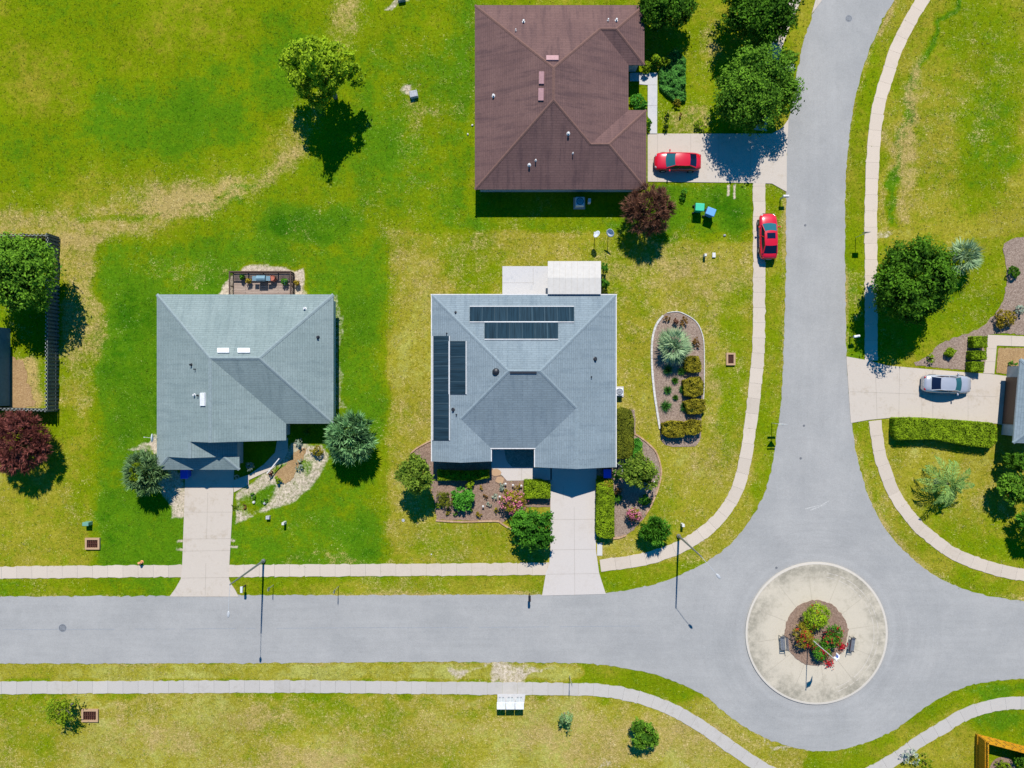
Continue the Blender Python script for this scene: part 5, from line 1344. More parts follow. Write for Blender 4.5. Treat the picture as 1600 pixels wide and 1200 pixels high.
def tree(label, px, py, rpx, zc, pal, seed, n=9000, rz=None, leaf=.13, nl=16, flat=.8, bark='bark', rpy=None, name='tree', size=(.36, .56), reach=.66, base=None, spread=.30, extra=None, group=None, fill=True):
    g = np.random.RandomState(seed); k = (H - zc) / F; Rx = rpx * k; Ry = (rpy or rpx) * k; Rz = rz or .75 * Rx
    ctr = W(px, py, zc); bx = Vector((ctr.x, ctr.y, 0)) if base is None else W(*base)
    off = np.array([ctr.x - bx.x, ctr.y - bx.y, zc])
    t = thing(name, label, 'tree', bx, 0, group)
    c, r = lobes(g, (Rx * .98, Ry * .98, Rz * .9), nl, size, reach)
    c = c + off
    if extra: 
        for (ex, ey, ez, er) in extra: c = np.concatenate([c, [[ex, ey, ez]]]); r = np.append(r, er)
    lim = c[g.choice(len(c), min(8, len(c)), replace=False)] * np.array([1, 1, .95])
    trunk_mesh((off[0] * .4, off[1] * .4, max(zc - Rz * .8, zc * .35)), lim, max(.07, .055 * Rx), M[bark], t)
    V, ti = crown_leaves(g, c, r, flat, int(n * 1.35), leaf, spread=spread)
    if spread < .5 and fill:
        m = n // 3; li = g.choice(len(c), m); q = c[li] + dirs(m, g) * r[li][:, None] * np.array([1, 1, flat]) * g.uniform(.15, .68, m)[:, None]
        V = np.concatenate([V, leaves(q, unit(g.randn(m, 3) * .6 + np.array([0, 0, 1.])), leaf * 1.5, leaf * .9, g)]); ti = np.append(ti, .05 + .4 * g.rand(m))  # inner leaves tinted darker, the crown's inner shade put in their colour
    quad_mesh('crown', V, ti, L[pal], t)
    return t
def blade_tree(label, px, py, rpx, zc, pal, seed, tufts=140, per=30, ln=.55, wd=.035, rz=None, bark='bark', name='tree', up=.5, droop=.2, core=.55, pal2=None, extra=None):
    """crown of narrow leaves springing in tufts from the branch ends"""
    g = np.random.RandomState(seed); k = (H - zc) / F; R = rpx * k; Rz = rz or .8 * R; ctr = W(px, py, zc)
    t = thing(name, label, 'tree', (ctr.x, ctr.y, 0))
    d = dirs(tufts, g, -.35); rad = g.uniform(core, .80, tufts)
    tc = d * np.array([R, R, Rz]) * rad[:, None] + np.array([0, 0, zc])
    lim = tc[g.choice(tufts, 22, replace=False)]
    trunk_mesh((0, 0, max(zc - Rz * .7, .25)), lim, max(.06, .04 * R), M[bark], t)
    idx = np.repeat(np.arange(tufts), per); m = len(idx)
    bd = unit(d[idx] * .8 + np.array([0, 0, up]) + g.randn(m, 3) * .55)
    L_ = ln * g.uniform(.6, 1.15, m)
    ctrp = tc[idx] + bd * L_[:, None] * .55 + np.array([0, 0, -1]) * (droop * L_[:, None] * g.rand(m, 1))
    nn = unit(np.cross(bd, g.randn(m, 3))); nn = np.where(nn[:, 2:3] < 0, -nn, nn)
    V = leaves(ctrp, nn, L_ * .55, wd, g, bd)
    ti = .02 + .62 * g.rand(tufts)[idx] + .4 * g.rand(m)
    quad_mesh('crown', V, ti, L[pal], t)
    if pal2:
        s = 40; i2 = np.repeat(np.arange(s), 24); dd = dirs(s, g, .3); c2 = dd * np.array([R * .45, R * .45, Rz * .9]) + np.array([pal2[1], pal2[2], zc])
        b2 = unit(dd[i2] * .6 + g.randn(len(i2), 3) * .6); quad_mesh('new_growth', leaves(c2[i2] + b2 * .12, unit(np.cross(b2, g.randn(len(i2), 3))), .16, .05, g, b2), .3 + .6 * g.rand(len(i2)), L[pal2[0]], t)
    return t
def core_mesh(mb, c, r, g, t=.12):
    rr = random.Random(int(g.randint(1e6))); mb.sphere(c, r, 12, 7, 0, t, .10, rr)
def shrub(label, px, py, rpx, h, pal, seed, rpy=None, leaf=.075, dens=260, cat='shrub', name='shrub', flower=None, nl=7, rough=.25, loose=0.0, group=None, soil=.03):
    g = np.random.RandomState(seed); k = (H - h * .6) / F; R = np.array([rpx * k, (rpy or rpx) * k, h * .5]); ctr = W(px, py, h * .6)
    t = thing(name, label, cat, (ctr.x, ctr.y, soil * .5), 0, group)
    c, r = lobes(g, R * .98, nl, (.42, .62), .68); zc = h * .52; c = c + np.array([0, 0, zc]); 
    fl = R[2] / max(R[0], R[1])
    n = int(dens * (R[0] * R[1] * 4 + (R[0] + R[1]) * h * 2)); n = max(n, 120)
    V, ti = crown_leaves(g, c, r, min(1.1, max(.5, fl)), n, leaf, 10, .32)
    if loose: V = V + np.repeat(g.randn(len(V), 1, 3) * loose, 4, 1)
    V[:, :, 2] = np.maximum(V[:, :, 2], .02)
    quad_mesh('foliage', V, ti, L[pal], t)
    b = MB()
    for i in range(5): a = 2 * math.pi * i / 5; b.tube((0, 0, -.02), (R[0] * .4 * math.cos(a), R[1] * .4 * math.sin(a), h * .6), .025, .012, 5)
    b.build('stem', M['bark'], t)
    if flower:
        fp, cnt, fs, low = flower; m = cnt; li = g.choice(len(c), m); d = dirs(m, g, low)
        if len(flower) > 4 - 0 and False: pass
        cp = c[li] + d * r[li][:, None] * np.array([1, 1, min(1.1, max(.5, fl))]) * 1.02
        idx = np.repeat(np.arange(m), 9); p = cp[idx] + g.randn(len(idx), 3) * fs * .55
        quad_mesh('blossom', leaves(p, unit(d[idx] + g.randn(len(idx), 3) * .6), fs * .42, fs * .34, g), .2 + .4 * g.rand(m)[idx] + .4 * g.rand(len(idx)), L[fp], t)
    return t
def hedge(label, px_poly, h, pal, seed, leaf=.07, dens=330, name='hedge', zb=0.0, rnd=.10, flower=None, tufty=0):
    """clipped hedge: outline given at the height of its top"""
    g = np.random.RandomState(seed); P = [tuple(W(x, y, h).xy) for x, y in px_poly]
    if sum(P[i][0] * P[(i + 1) % len(P)][1] - P[(i + 1) % len(P)][0] * P[i][1] for i in range(len(P))) < 0: P = P[::-1]
    cx = sum(p[0] for p in P) / len(P); cy = sum(p[1] for p in P) / len(P); P = [(x - cx, y - cy) for x, y in P]
    t = thing(name, label, 'hedge', (cx, cy, 0))
    fine = resample(P, .18, True); b = MB()
    inn = offset_poly(P, .14); b.prism(inn, -.02, h - .10 - rnd * .7, 0, .08); b.build('dark_core', L['deep'], t)  # solid dark green core behind the leaves
    A = np.array(P); n = len(A); lo = A.min(0); hi = A.max(0)
    def inside(q):
        ins = np.zeros(len(q), bool)
        for i in range(n):
            a = A[i - 1]; c = A[i]; cond = (a[1] > q[:, 1]) != (c[1] > q[:, 1])
            with np.errstate(divide='ignore', invalid='ignore'): xx = (c[0] - a[0]) * (q[:, 1] - a[1]) / (c[1] - a[1] + 1e-12) + a[0]
            ins ^= cond & (q[:, 0] < xx)
        return ins
    area = (hi - lo).prod(); q = g.uniform(lo, hi, (int(area * dens), 2)); q = q[inside(q)]
    bump_ = (vnoise(q[:, 0] + cx, q[:, 1] + cy, .7, 1) - .5) * rnd * 1.6 + (vnoise(q[:, 0] + cx, q[:, 1] + cy, .28, 2) - .5) * rnd * 1.3
    edge = np.full(len(q), 9.0)
    for i in range(n):
        a = A[i - 1]; d = A[i] - a; tt = np.clip(((q - a) @ d) / (d @ d), 0, 1); edge = np.minimum(edge, np.linalg.norm(q - a - tt[:, None] * d, axis=1))
    z = h - .05 + bump_ - .12 * np.clip(1 - edge / .18, 0, 1) ** 2
    top = np.stack([q[:, 0], q[:, 1], z + g.randn(len(q)) * .02], 1); tn = unit(np.array([0, 0, 1.0]) + g.randn(len(q), 3) * .5)
    sd = []; sn = []
    for i in range(n):
        a = A[i - 1]; d = A[i] - a; ln = np.linalg.norm(d)
        if ln < .02: continue
        m = int(ln * h * dens * .8) + 2; f = g.rand(m, 1); nn = np.array([d[1], -d[0]]) / ln
        xy = a + d * f + nn * g.randn(m, 1) * .03 - nn * .03
        sd.append(np.concatenate([xy, g.uniform(.02, h - .04, (m, 1))], 1)); sn.append(unit(np.array([nn[0], nn[1], .3]) + g.randn(m, 3) * .45))
    p = np.concatenate([top] + sd); nr = np.concatenate([tn] + sn); s = leaf * g.uniform(.7, 1.35, len(p))
    pt = vnoise(p[:, 0] + cx, p[:, 1] + cy, .35, 3)
    ti = .12 + .5 * pt + .5 * (g.rand(len(p)) - .1)
    quad_mesh('foliage', leaves(p, nr, s, s * .6, g), ti, L[pal], t)
    if flower:
        fp, x, y, r, m = flower; c = W(x, y, h); pp = np.stack([c.x - cx + g.randn(m) * r, c.y - cy + g.randn(m) * r, np.full(m, h + .02)], 1)
        quad_mesh('blossom', leaves(pp, unit(np.array([0, 0, 1.]) + g.randn(m, 3) * .4), .07, .05, g), g.rand(m), L[fp], t)
    return t
def fan_palm(label, px, py, rpx, zc, pal, seed, nf=26, trunk_h=None):
    g = np.random.RandomState(seed); k = (H - zc) / F; R = rpx * k; ctr = W(px, py, zc)
    t = thing('palm_tree', label, 'palm', (ctr.x, ctr.y, 0)); th = zc * .75
    b = MB(); b.lathe([(.20, -.05), (.17, .2), (.15, th), (.10, th + .15)], n=10); b.build('trunk', M['bark_grey'], t)
    P = []; N = []; T = []; LN = []; TI = []
    for i in range(nf):
        el = math.radians(g.uniform(4, 62) if i % 4 else g.uniform(60, 88)); az = 2 * math.pi * (i * .382 + g.rand() * .06); d = np.array([math.cos(az) * math.cos(el), math.sin(az) * math.cos(el), math.sin(el)])
        hub = np.array([0, 0, th]) + d * R * (g.uniform(.30, .46) if el < 1.05 else g.uniform(.08, .2)); side = unit(np.cross(d, [0, 0, 1.])[None])[0]; upv = np.cross(side, d); tone = g.rand()
        for a in np.linspace(-1.25, 1.25, 19):
            dd = d * math.cos(a) + side * math.sin(a) + upv * .10 * g.randn(); dd[2] -= .14; dd /= np.linalg.norm(dd)
            l = R * .56 * (1 - .20 * abs(a)) * g.uniform(.85, 1.1)
            P.append(hub + dd * l * .5 - np.array([0, 0, l * .10])); N.append(unit((upv + .5 * side * math.sin(a) + .3 * g.randn(3))[None])[0]); T.append(dd); LN.append(l * .5); TI.append(.2 + .5 * tone + .3 * g.rand())
    P, N, T, LN, TI = map(np.array, (P, N, T, LN, TI)); N = np.where(N[:, 2:3] < 0, -N, N)
    quad_mesh('frond', leaves(P, N, LN, .035 + .010 * R, g, T), TI, L[pal], t)
    return t
def feather_palm(label, px, py, rpx, zc, pal, seed, nf=26):
    g = np.random.RandomState(seed); k = (H - zc) / F; R = rpx * k; ctr = W(px, py, zc)
    t = thing('palm_tree', label, 'palm', (ctr.x, ctr.y, 0)); th = zc * .8
    b = MB(); b.lathe([(.30, -.05), (.24, .3), (.2, th), (.12, th + .25)], n=10); b.build('trunk', M['bark_grey'], t)
    P = []; N = []; T = []; LN = []; TI = []; rc = MB()
    for i in range(nf):
        az = 2 * math.pi * (i * .382 + g.rand() * .05); el = math.radians(g.uniform(10, 72)); u = np.array([math.cos(az), math.sin(az), 0]); s = np.array([-u[1], u[0], 0]); Lf = R * g.uniform(1.05, 1.4)
        pts = []; x = 0; z = th; e = el
        for j in range(13): pts.append(u * x + np.array([0, 0, z])); x += Lf / 12 * math.cos(e); z += Lf / 12 * math.sin(e); e -= .15 + .05 * g.rand()
        rc.path([tuple(p) for p in pts[::2]], .028, 4); tone = g.rand()
        for j in range(2, 13):
            for r_ in range(3):
                f = (j + r_ / 3) / 12; q = pts[j - 1] + (pts[j] - pts[j - 1]) * (r_ / 3)
                for sd in (-1, 1):
                    ax = (pts[j] - pts[j - 1]); ax = ax / np.linalg.norm(ax); dd = s * sd * .75 + ax * .75 + np.array([0, 0, .10]) + g.randn(3) * .06; dd /= np.linalg.norm(dd)
                    l = R * .24 * math.sin(math.pi * (.18 + .78 * f)) + .06
                    P.append(q + dd * l * .5 - np.array([0, 0, l * .08])); N.append(np.array([0, 0, 1.]) + .4 * g.randn(3)); T.append(dd); LN.append(l * .5); TI.append(.15 + .5 * tone + .35 * g.rand())
    P, N, T, LN, TI = map(np.array, (P, N, T, LN, TI))
    quad_mesh('frond', leaves(P, unit(N), LN, .034, g, T), TI, L[pal], t); rc.build('rachis', L[pal], t)
    return t
def tuft(label, px, py, rpx, h, pal, seed, n=90, group=None, cat='plant', name='tuft_plant', wd=.025, flower=None):
    g = np.random.RandomState(seed); k = H / F; R = rpx * k; p = W(px, py, .02)
    t = thing(name, label, cat, p, 0, group) if flower else None
    az = g.rand(n) * 2 * math.pi; el = np.radians(g.uniform(15, 85, n)); d = np.stack([np.cos(az) * np.cos(el), np.sin(az) * np.cos(el), np.sin(el) * h / max(R, .1)], 1)
    ln = R * g.uniform(.7, 1.1, n); c = unit(d) * ln[:, None] * .5; nn = unit(np.cross(d, g.randn(n, 3))); nn = np.where(nn[:, 2:3] < 0, -nn, nn)
    o = quad_mesh('blades' if flower else name, leaves(c, nn, ln * .5, wd, g, unit(d)), .1 + .9 * g.rand(n), L[pal], t, None if flower else p)
    if flower:
        fp, m, fs = flower; pp = np.stack([g.randn(m) * R * .4, g.randn(m) * R * .4, np.full(m, h)], 1); quad_mesh('blossom', leaves(pp, unit(np.array([0, 0, 1.]) + g.randn(m, 3) * .5), fs, fs * .7, g), g.rand(m), L[fp], t); return t
    return tag(o, label, cat, group)

# --- trees
tree('light green oak alone on the back field, upper left of the brown house', 509, 108, 60, 4.2, 'oak_light', 11, 12000, 3.0, .15, 13, .85, rpy=52, size=(.26, .40), reach=.88, fill=False, base=(524, 152), bark='bark_grey',
     extra=[(-.1, .1, 7.4, .8), (-.2, -.2, 8.6, .6), (-.5, 0, 6.2, 1.0), (.2, -.2, 5.4, 1.3)])
tree('dark tree at the top edge against the right corner of the brown house', 1042, 4, 44, 2.7, 'oak_dark', 12, 9000, 2.0, .13, 16)
tree('broad dark oak at the top edge beside the curving street', 1192, 14, 70, 3.6, 'oak_dark', 13, 14000, 2.7, .13, 24, rpy=54, size=(.3, .44), reach=.76)
tree('round dark green oak shading the driveway of the brown house', 1180, 142, 66, 3.5, 'oak_mid', 14, 16000, 2.8, .12, 24, size=(.32, .46), reach=.72)
tree('big dark green oak between the right sidewalk and a silver palm', 1431, 440, 64, 4.2, 'oak_dark', 15, 16000, 3.2, .13, 24, rpy=68, size=(.32, .46), reach=.72)
tree('leafy green tree overhanging the picket fence at the left edge', 30, 428, 64, 4.3, 'oak_mid', 16, 13000, 3.0, .15, 20)
blade_tree('maroon thin-leaved tree below the brown house beside two dishes', 1013, 328, 46, 2.4, 'maroon', 17, 260, 34, .62, .028, 2.0, up=.35, core=.35)
blade_tree('maroon red tree at the left edge below the fenced yard', 28, 692, 57, 2.5, 'maroon_red', 18, 330, 36, .6, .04, 2.2, up=.3, core=.4)
blade_tree('silvery green spiky tree at the right front corner of the left house', 547, 684, 41, 2.3, 'spruce', 19, 150, 34, .85, .062, 2.0, up=.4, droop=.35, core=.42)
blade_tree('grey-green spiky tree with lime centre at left of the left garage', 228, 739, 35, 2.1, 'spruce_grey', 20, 105, 34, .8, .06, 1.7, up=.4, droop=.3, core=.40, pal2=('lime', -.3, .1))
tree('round flowering tree at the left front corner of the solar-panel house', 650, 742, 32, 3.3, 'magnolia', 21, 4200, 1.7, .12, 12)
tree('bright green loose tree on the lawn left of the pale centre driveway', 833, 824, 33, 2.2, 'green', 22, 4200, 1.6, .12, 13, rpy=38)
blade_tree('bushy long-leaved tree by sidewalk curve right of the long driveway hedge', 1023, 828, 25, 1.4, 'green', 23, 110, 26, .55, .06, 1.1, up=.4, droop=.4, core=.25)
tree('magnolia-like tree in the curved bed right of the garage corner', 993, 740, 30, 2.3, 'magnolia', 24, 3800, 1.6, .13, 13, rpy=33)
tree('young round tree on the dry lawn left of the lower sidewalk bend', 1007, 1146, 24, 1.7, 'oak_mid', 25, 3000, 1.3, .10, 12, rpy=26, bark='bark_grey')
tree('sparse little grey-green sapling right of the cluster mailboxes', 883, 1123, 15, 1.2, 'spruce_grey', 26, 620, .9, .10, 8, rpy=18, bark='bark_grey', spread=.6)
tree('sparse light green young tree beside a yard drain at bottom left', 96, 1111, 27, 1.8, 'lime', 27, 1100, 1.0, .12, 10, rpy=20, bark='bark_grey', spread=.7)
tree('olive green bushy tree at the right edge below the box-shaped hedge', 1588, 763, 28, 2.0, 'oak_mid', 28, 3200, 1.4, .12, 12, rpy=25)
tree('dark bush tree at the corner of the right-edge house', 1590, 722, 22, 1.5, 'oak_dark', 29, 2400, 1.1, .12, 10, rpy=18)
blade_tree('spiky green tree just past the right edge above the sidewalk', 1625, 818, 34, 2.0, 'green', 30, 110, 24, .7, .06, 1.4)
shrub('dark green bush in the shade beside the big top-edge oak trunk', 1236, 92, 15, 1.6, 'oak_mid', 31, 12, .1, 300)
shrub('stand-in bush with white flecks for sunlit concrete below the top oak', 1234, 107, 10, 1.1, 'green', 32, 7, .08, 260, flower=('sunlit_fleck', 26, .16, .1))  # its white flecks take the place of sunlit bits of concrete
# palms
fan_palm('silver fan palm in the long oval mulch bed', 1053, 540, 35, 1.5, 'palm_silver', 33, 30)
fan_palm('silver fan palm tucked right of the big dark oak', 1509, 400, 36, 1.8, 'palm_silver', 34, 24)
feather_palm('feathery arching palm on the lawn below the long right hedge', 1484, 757, 41, 2.2, 'palm_green', 35, 16)

# --- clipped hedges
hedge('long clipped hedge along the lower side of the wide right driveway', [(1400, 653), (1430, 653), (1500, 657), (1552, 661), (1559, 668), (1559, 690), (1550, 700), (1520, 697), (1490, 692), (1460, 686), (1404, 687), (1399, 680)], 1.15, 'hedge', 41)
hedge('square clipped hedge between the pale porch slab and centre driveway', [(819, 751), (845, 750), (860, 756), (860, 779), (819, 779)], 1.0, 'hedge', 42)
hedge('long narrow clipped hedge down the right side of the centre driveway', [(933, 751), (958, 751), (960, 780), (960, 838), (955, 842), (936, 840), (932, 834)], 1.1, 'hedge', 43, flower=('gold', 950, 757, .3, 60))
hedge('tall rounded olive hedge against the right wall of the solar-panel house', [(962, 641), (975, 637), (987, 642), (991, 655), (991, 700), (985, 716), (962, 717)], 1.6, 'hedge_olive', 44)
hedge('low bright green hedge right of the tall rounded olive hedge', [(990, 688), (998, 685), (1004, 692), (1004, 710), (999, 720), (990, 718)], .8, 'bright', 45)
hedge('shaded low hedge under the left front gable of the solar-panel house', [(683, 735), (725, 737), (764, 735), (764, 747), (740, 751), (705, 751), (684, 751)], .8, 'hedge', 46)
for k, (x, y, w_, h_, lb) in enumerate(((1533, 534, 22, 17, 'topmost of three clipped box shrubs beside the right walkway'), (1531, 555, 23, 13, 'middle one of three clipped box shrubs beside the right walkway'), (1528.5, 573, 20, 15, 'lowest of three clipped box shrubs, nearest the silver car'))):
    hedge(lb, [(x - w_ / 2, y - h_ / 2), (x + w_ / 2, y - h_ / 2), (x + w_ / 2, y + h_ / 2), (x - w_ / 2, y + h_ / 2)], 1.0, 'hedge', 47 + k, name='box_shrub')
hedge('small tilted cube of clipped shrub alone in the right mulch bed', [(1487, 543), (1496, 548), (1489, 558), (1480, 553)], .7, 'hedge', 51, name='box_shrub')
# olive shrubs of the oval bed
hedge('olive clipped shrub just below the silver palm in the oval bed', [(1071, 559), (1080, 556), (1092, 557), (1096, 568), (1095, 581), (1080, 582), (1071, 578)], .9, 'olive', 52, rnd=.3)
hedge('large olive shrub in the middle right of the oval bed', [(1068, 595), (1080, 590), (1095, 589), (1101, 600), (1099, 616), (1085, 621), (1070, 618)], .9, 'olive', 53, rnd=.3)
hedge('olive shrub third down the right side of the oval bed', [(1069, 628), (1085, 623), (1102, 625), (1103, 640), (1095, 647), (1076, 647)], .9, 'olive', 54, rnd=.3)
hedge('wide olive shrub at the lower left end of the oval bed', [(1035, 662), (1050, 658), (1068, 659), (1072, 672), (1068, 683), (1045, 684), (1036, 678)], .95, 'olive', 55, rnd=.3)
hedge('olive brown shrub at the lower right end of the oval bed', [(1071, 660), (1082, 656), (1096, 658), (1097, 674), (1085, 680), (1072, 679)], .95, 'olive', 56, rnd=.35)

# --- shrubs
shrub('bright emerald leafy shrub in the front bed below the left gable', 724, 778, 19, 1.5, 'bright', 61, leaf=.11, dens=240, rpy=18)
shrub('dark olive round shrub left of the emerald shrub', 697, 778, 12, 1.1, 'hedge_olive', 62, rpy=14)
shrub('small pale shrub in the gable shade above the emerald shrub', 734, 757, 9, .9, 'hedge', 63, rpy=6)
shrub('tiny yellow-green shrub at the left foot of the olive round shrub', 685, 790, 5, .4, 'lime', 64)
shrub('pink flowering crape myrtle in the front bed', 801, 785, 19, 2.2, 'olive', 65, flower=('pink', 90, .20, -.3), dens=170, leaf=.09, rpy=20, cat='flowering shrub')
shrub('pink flowering shrub below the magnolia-like tree', 991, 805, 14, 1.6, 'olive', 66, flower=('pink', 48, .18, -.2), dens=160, rpy=9, cat='flowering shrub')
shrub('leafy dark green shrub between magnolia-like tree and pink shrub', 1008, 782, 9, 1.0, 'green', 67, leaf=.12, dens=160)
shrub('low green shrub beside the top of the long driveway hedge', 965, 782, 6, .7, 'green', 68, rpy=10)
shrub('dark green shrub under the downspout at garage corner', 964, 741, 7, .8, 'green', 69, rpy=8)
shrub('small reddish shrub right of the long driveway hedge', 967, 769, 6, .7, 'rust_leaf', 70)
shrub('golden tuft shrub at the lower middle of the front bed', 747, 802, 5.5, .5, 'gold', 71)
shrub('gold green little shrub right of the golden tuft', 777, 798, 4.5, .4, 'olive', 72)
shrub('pale grass-like shrub next to the tan stepping stones', 783, 760, 6, .5, 'silverleaf', 73)
shrub('thin twiggy shrub in the middle of the front bed', 773, 776, 5, .6, 'silverleaf', 74, dens=110)
shrub('yellowish low shrub below the porch slab', 808, 760, 6, .4, 'gold', 75, dens=140)
shrub('round gold-brown clipped shrub in the left house gravel bed', 494, 706, 10.5, .95, 'olive', 76, dens=420, leaf=.055)
shrub('small round lime shrub in the middle of the left gravel bed', 435, 750, 6, .75, 'hedge', 77, dens=380)
shrub('pale silver shrub at the corner of the left house', 466, 692, 7, .8, 'silverleaf', 78)
shrub('green shrub in the shade under the left house eave', 480, 675, 6, .7, 'green', 79)
shrub('silver-leaved shrub in the shade right of the left garage', 390, 728, 6.5, .9, 'silverleaf', 80, rpy=9)
shrub('dim shrub at the garage corner beside the left walkway', 370, 744, 4, .5, 'silverleaf', 81)
shrub('purple dwarf shrub beside the white walkway rail', 423, 740, 4, .5, 'maroon_red', 82)
shrub('straggly green shrub in the left gravel bed', 468, 727, 5, .6, 'silverleaf', 83, dens=120, rpy=11)
shrub('low weedy green clump beside the left driveway', 397, 774, 8, .25, 'green', 84, dens=120, rpy=6)
shrub('low weedy green clump toward the lawn in the gravel bed', 413, 781, 6, .22, 'green', 85, dens=120)
shrub('yellow-green low clump at the gravel bed corner by left driveway', 367, 792, 5, .3, 'lime', 86, dens=150)
shrub('tan and orange low clump in the left gravel bed', 383, 790, 6, .25, 'rust_leaf', 87, dens=110)
hedge('dense ground cover mound beside the brown house walkway', [(1036, 92), (1048, 82), (1056, 75), (1066, 84), (1072, 92), (1071, 125), (1072, 156), (1056, 158), (1042, 146), (1032, 136), (1030, 112)], .45, 'ground_cover', 88, leaf=.09, rnd=.3, name='ground_cover_bed')
shrub('lime shrub against the recessed wall of the brown house', 999, 155, 14, 1.2, 'bright', 89, leaf=.1, dens=220, rpy=14)
shrub('yellow-green shrub left of the walkway end at the brown house', 1008, 104, 9, 1.1, 'lime', 90, leaf=.1)
shrub('yellow-green tall shrub above the walkway end at the brown house', 1024, 94, 8, 1.4, 'oak_light', 91, leaf=.1)
shrub('leafy green shrub between walkway end and the ground cover mound', 1039, 97, 9, 1.2, 'lime', 92, leaf=.1)
shrub('narrow low hedge between brown house wing and walkway', 1014, 194, 3.5, .8, 'green', 93, rpy=10)
shrub('small dark shrub, upper of two right of the long walkway', 1042, 180, 3.6, .6, 'deep', 94, rpy=5)
shrub('small dark shrub, lower of two right of the long walkway', 1041, 197, 4.5, .7, 'deep', 95, rpy=6)
shrub('brownish shrub at the lower end of the ground cover mound', 1058, 161, 6.5, .6, 'olive', 96)
shrub('little brown shrub on the bare leaf-strewn patch', 1063, 180, 3.5, .4, 'rust_leaf', 97)
shrub('dark green shrub on the lawn right of the maroon tree', 1069, 303, 6.5, .8, 'green', 98, rpy=9)
shrub('green shrub at left foot of the round driveway oak', 1093, 196, 8, .6, 'hedge', 99)
shrub('climbing green shrub along the white patio roof end, upper clump', 945, 418, 6, 1.8, 'green', 100, rpy=8)
shrub('climbing green shrub along the white patio roof end, lower clump', 944, 444, 6, 1.6, 'green', 101, rpy=10)
shrub('yellow shrub in the right mulch bed above the walkway', 1573, 498, 16, 1.1, 'gold', 102, rpy=12, leaf=.09)
shrub('blue-green small shrub touching the yellow shrub', 1595, 485, 7, .8, 'silverleaf', 103, rpy=9)
shrub('round dark shrub in the upper right mulch bed', 1584, 425, 9, .9, 'oak_dark', 104, dens=380)
shrub('small green shrub at the left tip of the right mulch bed', 1454, 561, 7, .6, 'hedge', 105)
shrub('green shrub on the leaf-strewn bed by the right house', 1584, 568, 6, .5, 'green', 106)
shrub('rust-coloured shrub at the top left of the oval bed', 1043, 496, 6, .5, 'rust_leaf', 107, dens=170)
shrub('orange-brown shrub at the top middle of the oval bed', 1068, 501, 6, .6, 'rust_leaf', 108, rpy=8)
shrub('maroon shrub between the two rust shrubs of the oval bed', 1055, 502, 5, .6, 'maroon', 109, rpy=6)
shrub('little orange shrub right of the silver palm in the oval bed', 1088, 535, 6, .6, 'rust_leaf', 110, rpy=8)
for k, (x, y, r, pl, lb) in enumerate(((1043, 578, 8, 'ground_cover', 'grassy tuft directly below the silver palm'), (1065, 580, 7, 'ground_cover', 'grassy tuft left of the topmost olive shrub'), (1054, 594, 6, 'green', 'small green tuft in the middle of the oval bed'), (1043, 609, 7, 'ground_cover', 'grassy tuft at the left middle of the oval bed'), (1066, 608, 6.5, 'ground_cover', 'grassy tuft touching the large olive shrub'), (1055, 621, 5, 'green', 'smallest green tuft in the lower middle of oval bed'), (1040, 634, 9, 'ground_cover', 'widest grassy tuft, lower left in the oval bed'), (1069, 635, 8, 'ground_cover', 'grassy tuft left of the third olive shrub'))):
    tuft(lb, x, y, r * 1.35, .55, pl, 120 + k, 260, 'grass tufts in the oval bed')
shrub('dusky shrub sprouting over the lower sidewalk near bottom edge', 1424, 1186, 13, 1.2, 'silverleaf', 130, dens=90, rpy=14)
shrub('green loose shrub at the bottom edge left of the orange fence', 1447, 1192, 15, 1.1, 'lime', 131, dens=120, rpy=11)
shrub('dark green bush inside the orange fence corner', 1596, 1186, 12, 1.2, 'oak_dark', 132)
shrub('lime shrub in the little mulch bed inside the orange fence', 1568, 1199, 10, .6, 'lime', 133)
# traffic island
shrub('yellow-green bushy shrub at the top of the island bed', 1279, 969, 22, 2.0, 'oak_light', 140, rpy=24, flower=('redflower', 18, .14, -.6), dens=260, soil=.2)
shrub('red and green shrub at the left of the island bed', 1258, 993, 19, 1.7, 'olive', 141, rpy=18, flower=('redflower', 34, .14, -.1), dens=220, soil=.2)
shrub('green shrub with red blossoms at the right of the island bed', 1302, 993, 17, 1.6, 'green', 142, rpy=19, flower=('redflower', 36, .15, -.3), dens=200, soil=.2)
shrub('green shrub under the flag in the island bed', 1287, 1014, 19, 1.6, 'green', 143, rpy=17, flower=('redflower', 30, .15, -.3), dens=200, soil=.2)
tuft('low red blossoms along the right rim of the island bed', 1313, 1008, 9, .5, 'olive', 144, 60, None, 'flowers', 'flower_clump', flower=('redflower', 60, .09))
tuft('low red blossoms at the lower rim of the island bed', 1293, 1034, 9, .4, 'olive', 145, 50, None, 'flowers', 'flower_clump', flower=('redflower', 55, .09))
tuft('pale red-tipped clump in the middle of the island bed', 1286, 999, 8, .6, 'rust_leaf', 146, 60, None, 'flowers', 'flower_clump', flower=('redflower', 30, .09))

for k, (x, y, r, pl, lb) in enumerate(((700, 800, 5, 'olive', 'low olive clump at the lower left of the front bed'), (712, 803, 4, 'green', 'low green clump under the emerald shrub'), (758, 775, 4.5, 'rust_leaf', 'rusty low clump right of the emerald shrub'), (764, 788, 4, 'silverleaf', 'pale low clump between the garden lights'), (790, 768, 4, 'olive', 'low olive clump above the pink crape myrtle'), (735, 795, 4.5, 'hedge', 'low yellow-green clump at right foot of the emerald shrub'), (752, 762, 4, 'gold', 'small golden clump in the upper middle of the front bed'))):
    shrub(lb, x, y, r, .35, pl, 160 + k, dens=260)
